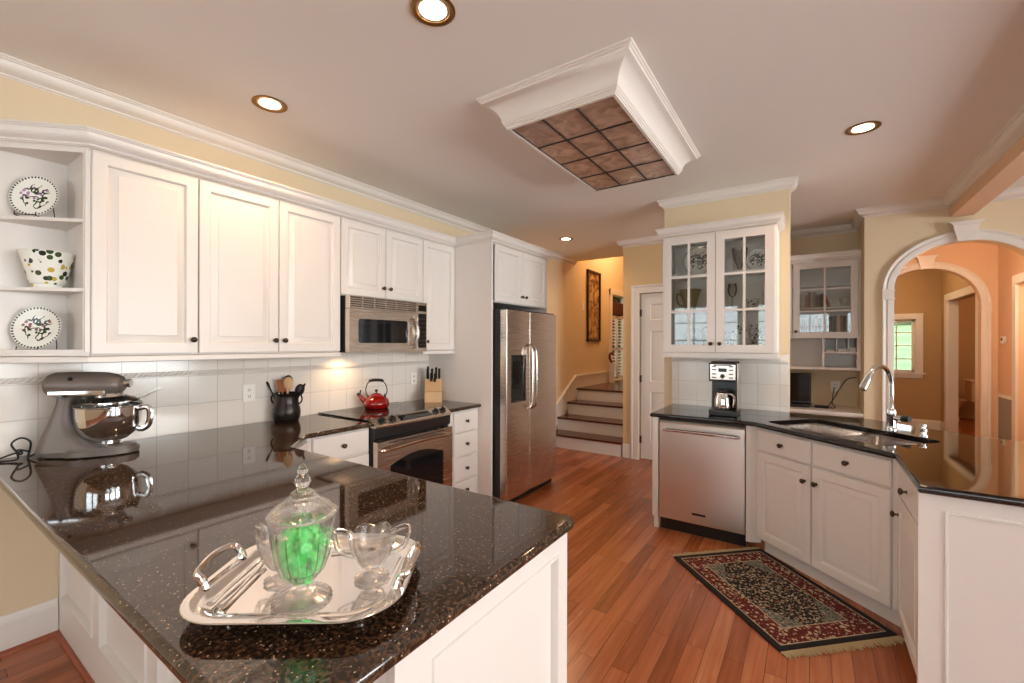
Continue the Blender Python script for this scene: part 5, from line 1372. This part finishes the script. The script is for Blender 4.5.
MB().at(-.005, -.040, .048).lathe([(.047, .124), (.050, .132), (.046, .148), (.001, .152)], 30).obj('carafe_lid', 'black', cm)
MB().tube([(.038, -.055, .172), (.060, -.085, .168), (.080, -.090, .140), (.076, -.085, .085), (.064, -.070, .062)], [.010, .010, .011, .011, .008], 10, smooth=4).obj('carafe_handle', 'steelbasin', cm)

lt = thing('laptop', 'open black laptop on the niche desk beside the column', 'laptop', (-.175, 5.78, .778), 0)
MB().box(-.185, .185, -.10, .13, .012, .030, .003).box(-.17, .17, -.09, .12, .0, .012).obj('keyboard_base', 'black', lt)
b = MB().at(Matrix.Translation((0, .13, .028)) @ Matrix.Rotation(-.16, 4, 'X')); b.box(-.185, .185, 0, .010, 0, .335, .003); sc_ = b.obj('screen', 'black', lt)
b = MB().at(Matrix.Translation((0, .13, .028)) @ Matrix.Rotation(-.16, 4, 'X')); b.box(-.170, .170, -.002, .001, .015, .320); b.obj('display', 'blackgloss', sc_)
b = MB().at(0, 0, 0); b.box(-.165, .165, -.07, .10, .030, .0325); b.obj('keys', 'iron', lt)
pw = thing('power_adapter', 'black laptop power adapter with cord on the niche desk', 'power adapter', (.10, 5.76, .778))
MB().box(-.06, .06, -.025, .025, 0, .028, .006).obj('brick', 'rubber', pw)
MB().tube([(.055, 0, .014), (.12, .05, .006), (.10, .20, .05), (.120, .335, .185), (.125, .352, .200)], .0045, 7, smooth=6).tube([(-.055, 0, .014), (-.10, -.02, .01), (-.095, .03, .015)], .004, 6, smooth=4).obj('cord', 'rubber', pw)
outlet('white wall outlet above the niche desk', (.235, 6.128, .99), 0, .085)
MB().tube([(.06, .0, .02), (.10, .09, .082), (.18, .24, .22), (.24, .32, .30), (.32, .34, .32)], .005, 7, smooth=6).obj('cable', 'rubber', pw)
# papers in the cubbyholes
for k, (x, w_) in enumerate(((.180, .075), (.282, .075), (.371, .05))):
    o = MB().box(x-w_/2, x+w_/2, 5.86, 6.05, 1.3835, 1.405+.012*k, .001).obj('paper_stack', 'paper'); tag(o, 'stack of white envelopes in the %s upper cubbyhole' % ('left', 'middle', 'right')[k], 'papers', 'papers in the cubbyholes')
# books
bc = [srgb(*c_) for c_ in ((96, 74, 66), (200, 192, 182), (216, 212, 206), (88, 92, 96), (150, 138, 120), (204, 178, 160), (168, 96, 82), (190, 120, 110), (72, 78, 86), (226, 220, 210), (120, 130, 126), (60, 60, 66))]
bm_ = [mat('book_cover', c_, .5) for c_ in bc]
cn = ['brown', 'stone', 'white', 'slate', 'khaki', 'peach', 'brick red', 'rose', 'navy grey', 'cream', 'sage', 'charcoal']
def book(x, w_, z, h_, ci, lab, lean=0):
    t = thing('book', lab, 'book', (x, 5.93, z), 0, 'books in the niche bookcase'); t.rotation_euler = (0, lean, 0)
    MB().box(0, w_, 0, .15, 0, h_, .002).obj('cover', bm_[ci], t); MB().box(.002, w_-.002, .004, .152, .004, h_+.0005-.003).obj('pages', 'paper', t)
sh = 0
for row, (z, x0_, x1_, hh_) in enumerate(((1.546, -.135, .395, .235), (1.867, -.135, .125, .185))):
    x = x0_; i = 0
    while x < x1_-.02:
        w_ = random.choice((.020, .026, .032, .038)); ci = (i*5+row*3+1) % 12; h_ = hh_-random.uniform(0, .045)
        book(x, w_, z, h_, ci, '%s book, %s from the left on the %s shelf of the niche bookcase' % (cn[ci], ('first', 'second', 'third', 'fourth', 'fifth', 'sixth', 'seventh', 'eighth', 'ninth', 'tenth', 'eleventh', 'twelfth', 'thirteenth', 'fourteenth', 'fifteenth', 'sixteenth', 'seventeenth', 'eighteenth', 'nineteenth', 'twentieth', 'twenty-first', 'twenty-second', 'twenty-third', 'twenty-fourth')[i], ('bottom', 'middle')[row]))
        x += w_+.0015; i += 1
book(.165, .022, 1.867, .17, 6, 'brick red book leaning alone on the middle shelf of the niche bookcase', -.32)
o = MB().box(-.10, .12, 5.87, 6.06, 2.111, 2.175, .003).obj('storage_box', 'paper'); tag(o, 'flat white box on the top shelf of the niche bookcase', 'box')
o = MB().at(.30, 5.98, 1.865).lathe([(.001, 0), (.032, 0), (.034, .01), (.020, .03), (.030, .06), (.040, .09), (.038, .10), (.001, .10)], 20).obj('vase', 'china'); tag(o, 'small white vase on the middle shelf of the niche bookcase', 'vase')

# ---- china in the glazed cabinet over the coffee maker
def on(x, y, z, b, nm, m_, lab, cat, grp='china in the glazed cabinet', rx=0, ang=40):
    o = b.obj(nm, m_, angle=ang); tag(o, lab, cat, grp); o.location = (x, y, z); o.rotation_euler = (rx, 0, 0); return o
def disc(R): 
    b = MB().at(Matrix.Rotation(PI/2, 4, 'X')); b.lathe([(.001, -.004), (R*.6, -.003), (R, .012), (R, .015), (R*.62, .003), (.001, .001)], 40); return b
s1, s2, s3 = 1.411, 1.7445, 2.0445
on(-.800, 4.05, s3+.134, disc(.130), 'platter', floral('platter_china', .130, 0, srgb(70, 72, 70), .8), 'large round floral platter on the top left shelf of the glazed cabinet', 'platter', rx=-.16)
on(-.350, 4.04, s3+.098, disc(.095), 'plate', floral('plate_china', .095, 0, srgb(90, 100, 130), 1), 'white plate with blue flower on the top right shelf of the glazed cabinet', 'plate', rx=-.16)
on(-.575, 3.93, s3, MB().box(-.055, .055, -.01, .01, 0, .105, .002), 'greeting_card', 'paper', 'small white card standing on the top shelf left of the blue plate', 'card')
on(-.475, 3.98, s3, MB().lathe([(.03, 0), (.034, .01), (.014, .03), (.05, .11), (.06, .19), (.056, .19), (.001, .05)], 24), 'glass_vase', 'cabglass', 'clear glass vase behind the card in the glazed cabinet', 'vase')
gp = thing('urn', 'mossy green lidless urn on the middle left shelf of the glazed cabinet', 'urn', (-.850, 3.96, s2), 0, 'china in the glazed cabinet')
MB().lathe([(.001, 0), (.050, 0), (.052, .012), (.045, .02), (.062, .10), (.082, .165), (.090, .175), (.084, .178), (.05, .04), (.001, .03)], 30, mod=lambda a, z: 1+.03*math.cos(14*a)).obj('body', 'greenpot', gp, angle=60)
MB().tube([(-.062, 0, .12), (-.10, 0, .15), (-.11, 0, .10), (-.088, 0, .05), (-.052, 0, .04)], .007, 8, smooth=4).obj('handle', 'greenpot', gp)
for i, (x, y) in enumerate(((-.665, 3.93), (-.700, 4.06))):
    on(x, y, s2, MB().lathe([(.030, 0), (.031, .003), (.005, .008), (.005, .080), (.030, .10), (.038, .14), (.034, .18), (.032, .18), (.030, .11), (.001, .09)], 24), 'goblet', 'cabglass', ('front', 'rear')[i]+' clear goblet right of the green urn in the glazed cabinet', 'goblet')
on(-.530, 4.00, s2, MB().lathe([(.028, 0), (.029, .003), (.005, .008), (.005, .10), (.028, .12), (.036, .16), (.030, .21), (.028, .21), (.001, .12)], 24), 'goblet', 'cabglass', 'tall clear goblet alone on the middle shelf, just right of the door meeting stiles', 'goblet')
c1 = thing('teacup', 'white floral teacup on the middle right shelf of the glazed cabinet', 'cup', (-.385, 3.95, s2), 0, 'china in the glazed cabinet')
MB().lathe([(.025, 0), (.026, .004), (.032, .012), (.045, .04), (.050, .075), (.047, .075), (.04, .04), (.001, .01)], 28).obj('bowl', 'floralmix', c1); MB().tube([(.046, 0, .06), (.07, 0, .06), (.07, 0, .03), (.04, 0, .025)], .004, 8, smooth=3).obj('handle', 'china', c1)
b = MB(); b.lathe([(.032, 0), (.030, .01), (.016, .02), (.024, .05), (.018, .09), (.012, .10), (.018, .115), (.014, .135), (.001, .14)], 20); b.tube([(0, 0, .08), (.03, 0, .11), (.04, 0, .15)], .006, 6)
on(-.300, 4.00, s2, b, 'figurine', 'floralmix', 'small white china figurine at the right of the middle shelf in the glazed cabinet', 'figurine')
for i, x in enumerate((-.905, -.775)):
    on(x, 3.93, s1, MB().lathe([(.03, 0), (.032, .005), (.045, .04), (.055, .075), (.052, .075), (.04, .035), (.001, .01)], 28, mod=lambda a, z: 1+.02*math.cos(12*a)), 'glass_bowl', 'cabglass', ('leftmost', 'second')[i]+' clear glass bowl on the bottom left shelf of the glazed cabinet', 'bowl')
on(-.83, 4.06, s1+.094, disc(.092), 'plate', 'cabglass', 'clear glass plate standing behind the glass bowls on the bottom shelf', 'plate', rx=-.16)
pt = thing('pitcher', 'silver pitcher on the bottom shelf beside the left door knob', 'pitcher', (-.668, 3.94, s1), 0, 'china in the glazed cabinet')
MB().lathe([(.035, 0), (.036, .006), (.022, .015), (.045, .06), (.050, .10), (.030, .15), (.028, .18), (.036, .20), (.032, .20), (.001, .02)], 28).obj('body', 'silver', pt, angle=50)
MB().tube([(-.03, 0, .19), (-.07, 0, .18), (-.075, 0, .11), (-.045, 0, .06)], .006, 8, smooth=4).obj('handle', 'silver', pt)
tp = thing('teapot', 'flowered china teapot on the bottom shelf of the glazed cabinet', 'teapot', (-.470, 3.94, s1), 0, 'china in the glazed cabinet')
MB().lathe([(.04, 0), (.042, .006), (.062, .035), (.075, .08), (.070, .13), (.045, .165), (.03, .172), (.012, .18), (.016, .195), (.001, .205)], 32).obj('body', 'floralmix', tp, angle=50)
MB().tube([(.06, 0, .06), (.09, 0, .09), (.10, 0, .15), (.115, 0, .17)], [.014, .011, .008, .007], 8, smooth=4).obj('spout', 'floralmix', tp)
MB().tube([(-.06, 0, .14), (-.10, 0, .14), (-.10, 0, .07), (-.065, 0, .05)], .007, 8, smooth=4).obj('handle', 'floralmix', tp)
for k, (x, y, h_) in enumerate(((-.315, 3.93, .15), (-.375, 4.06, .21), (-.285, 4.06, .18))):
    on(x, y, s1, MB().lathe([(.030, 0), (.032, .006), (.024, .02), (.042, h_*.45), (.044, h_*.6), (.022, h_*.85), (.030, h_), (.027, h_), (.001, h_*.3)], 24), 'vase', 'floralmix', ('short painted vase in front', 'tall painted vase behind, left of the pair', 'painted vase behind, rightmost')[k]+' on the bottom right shelf', 'vase')
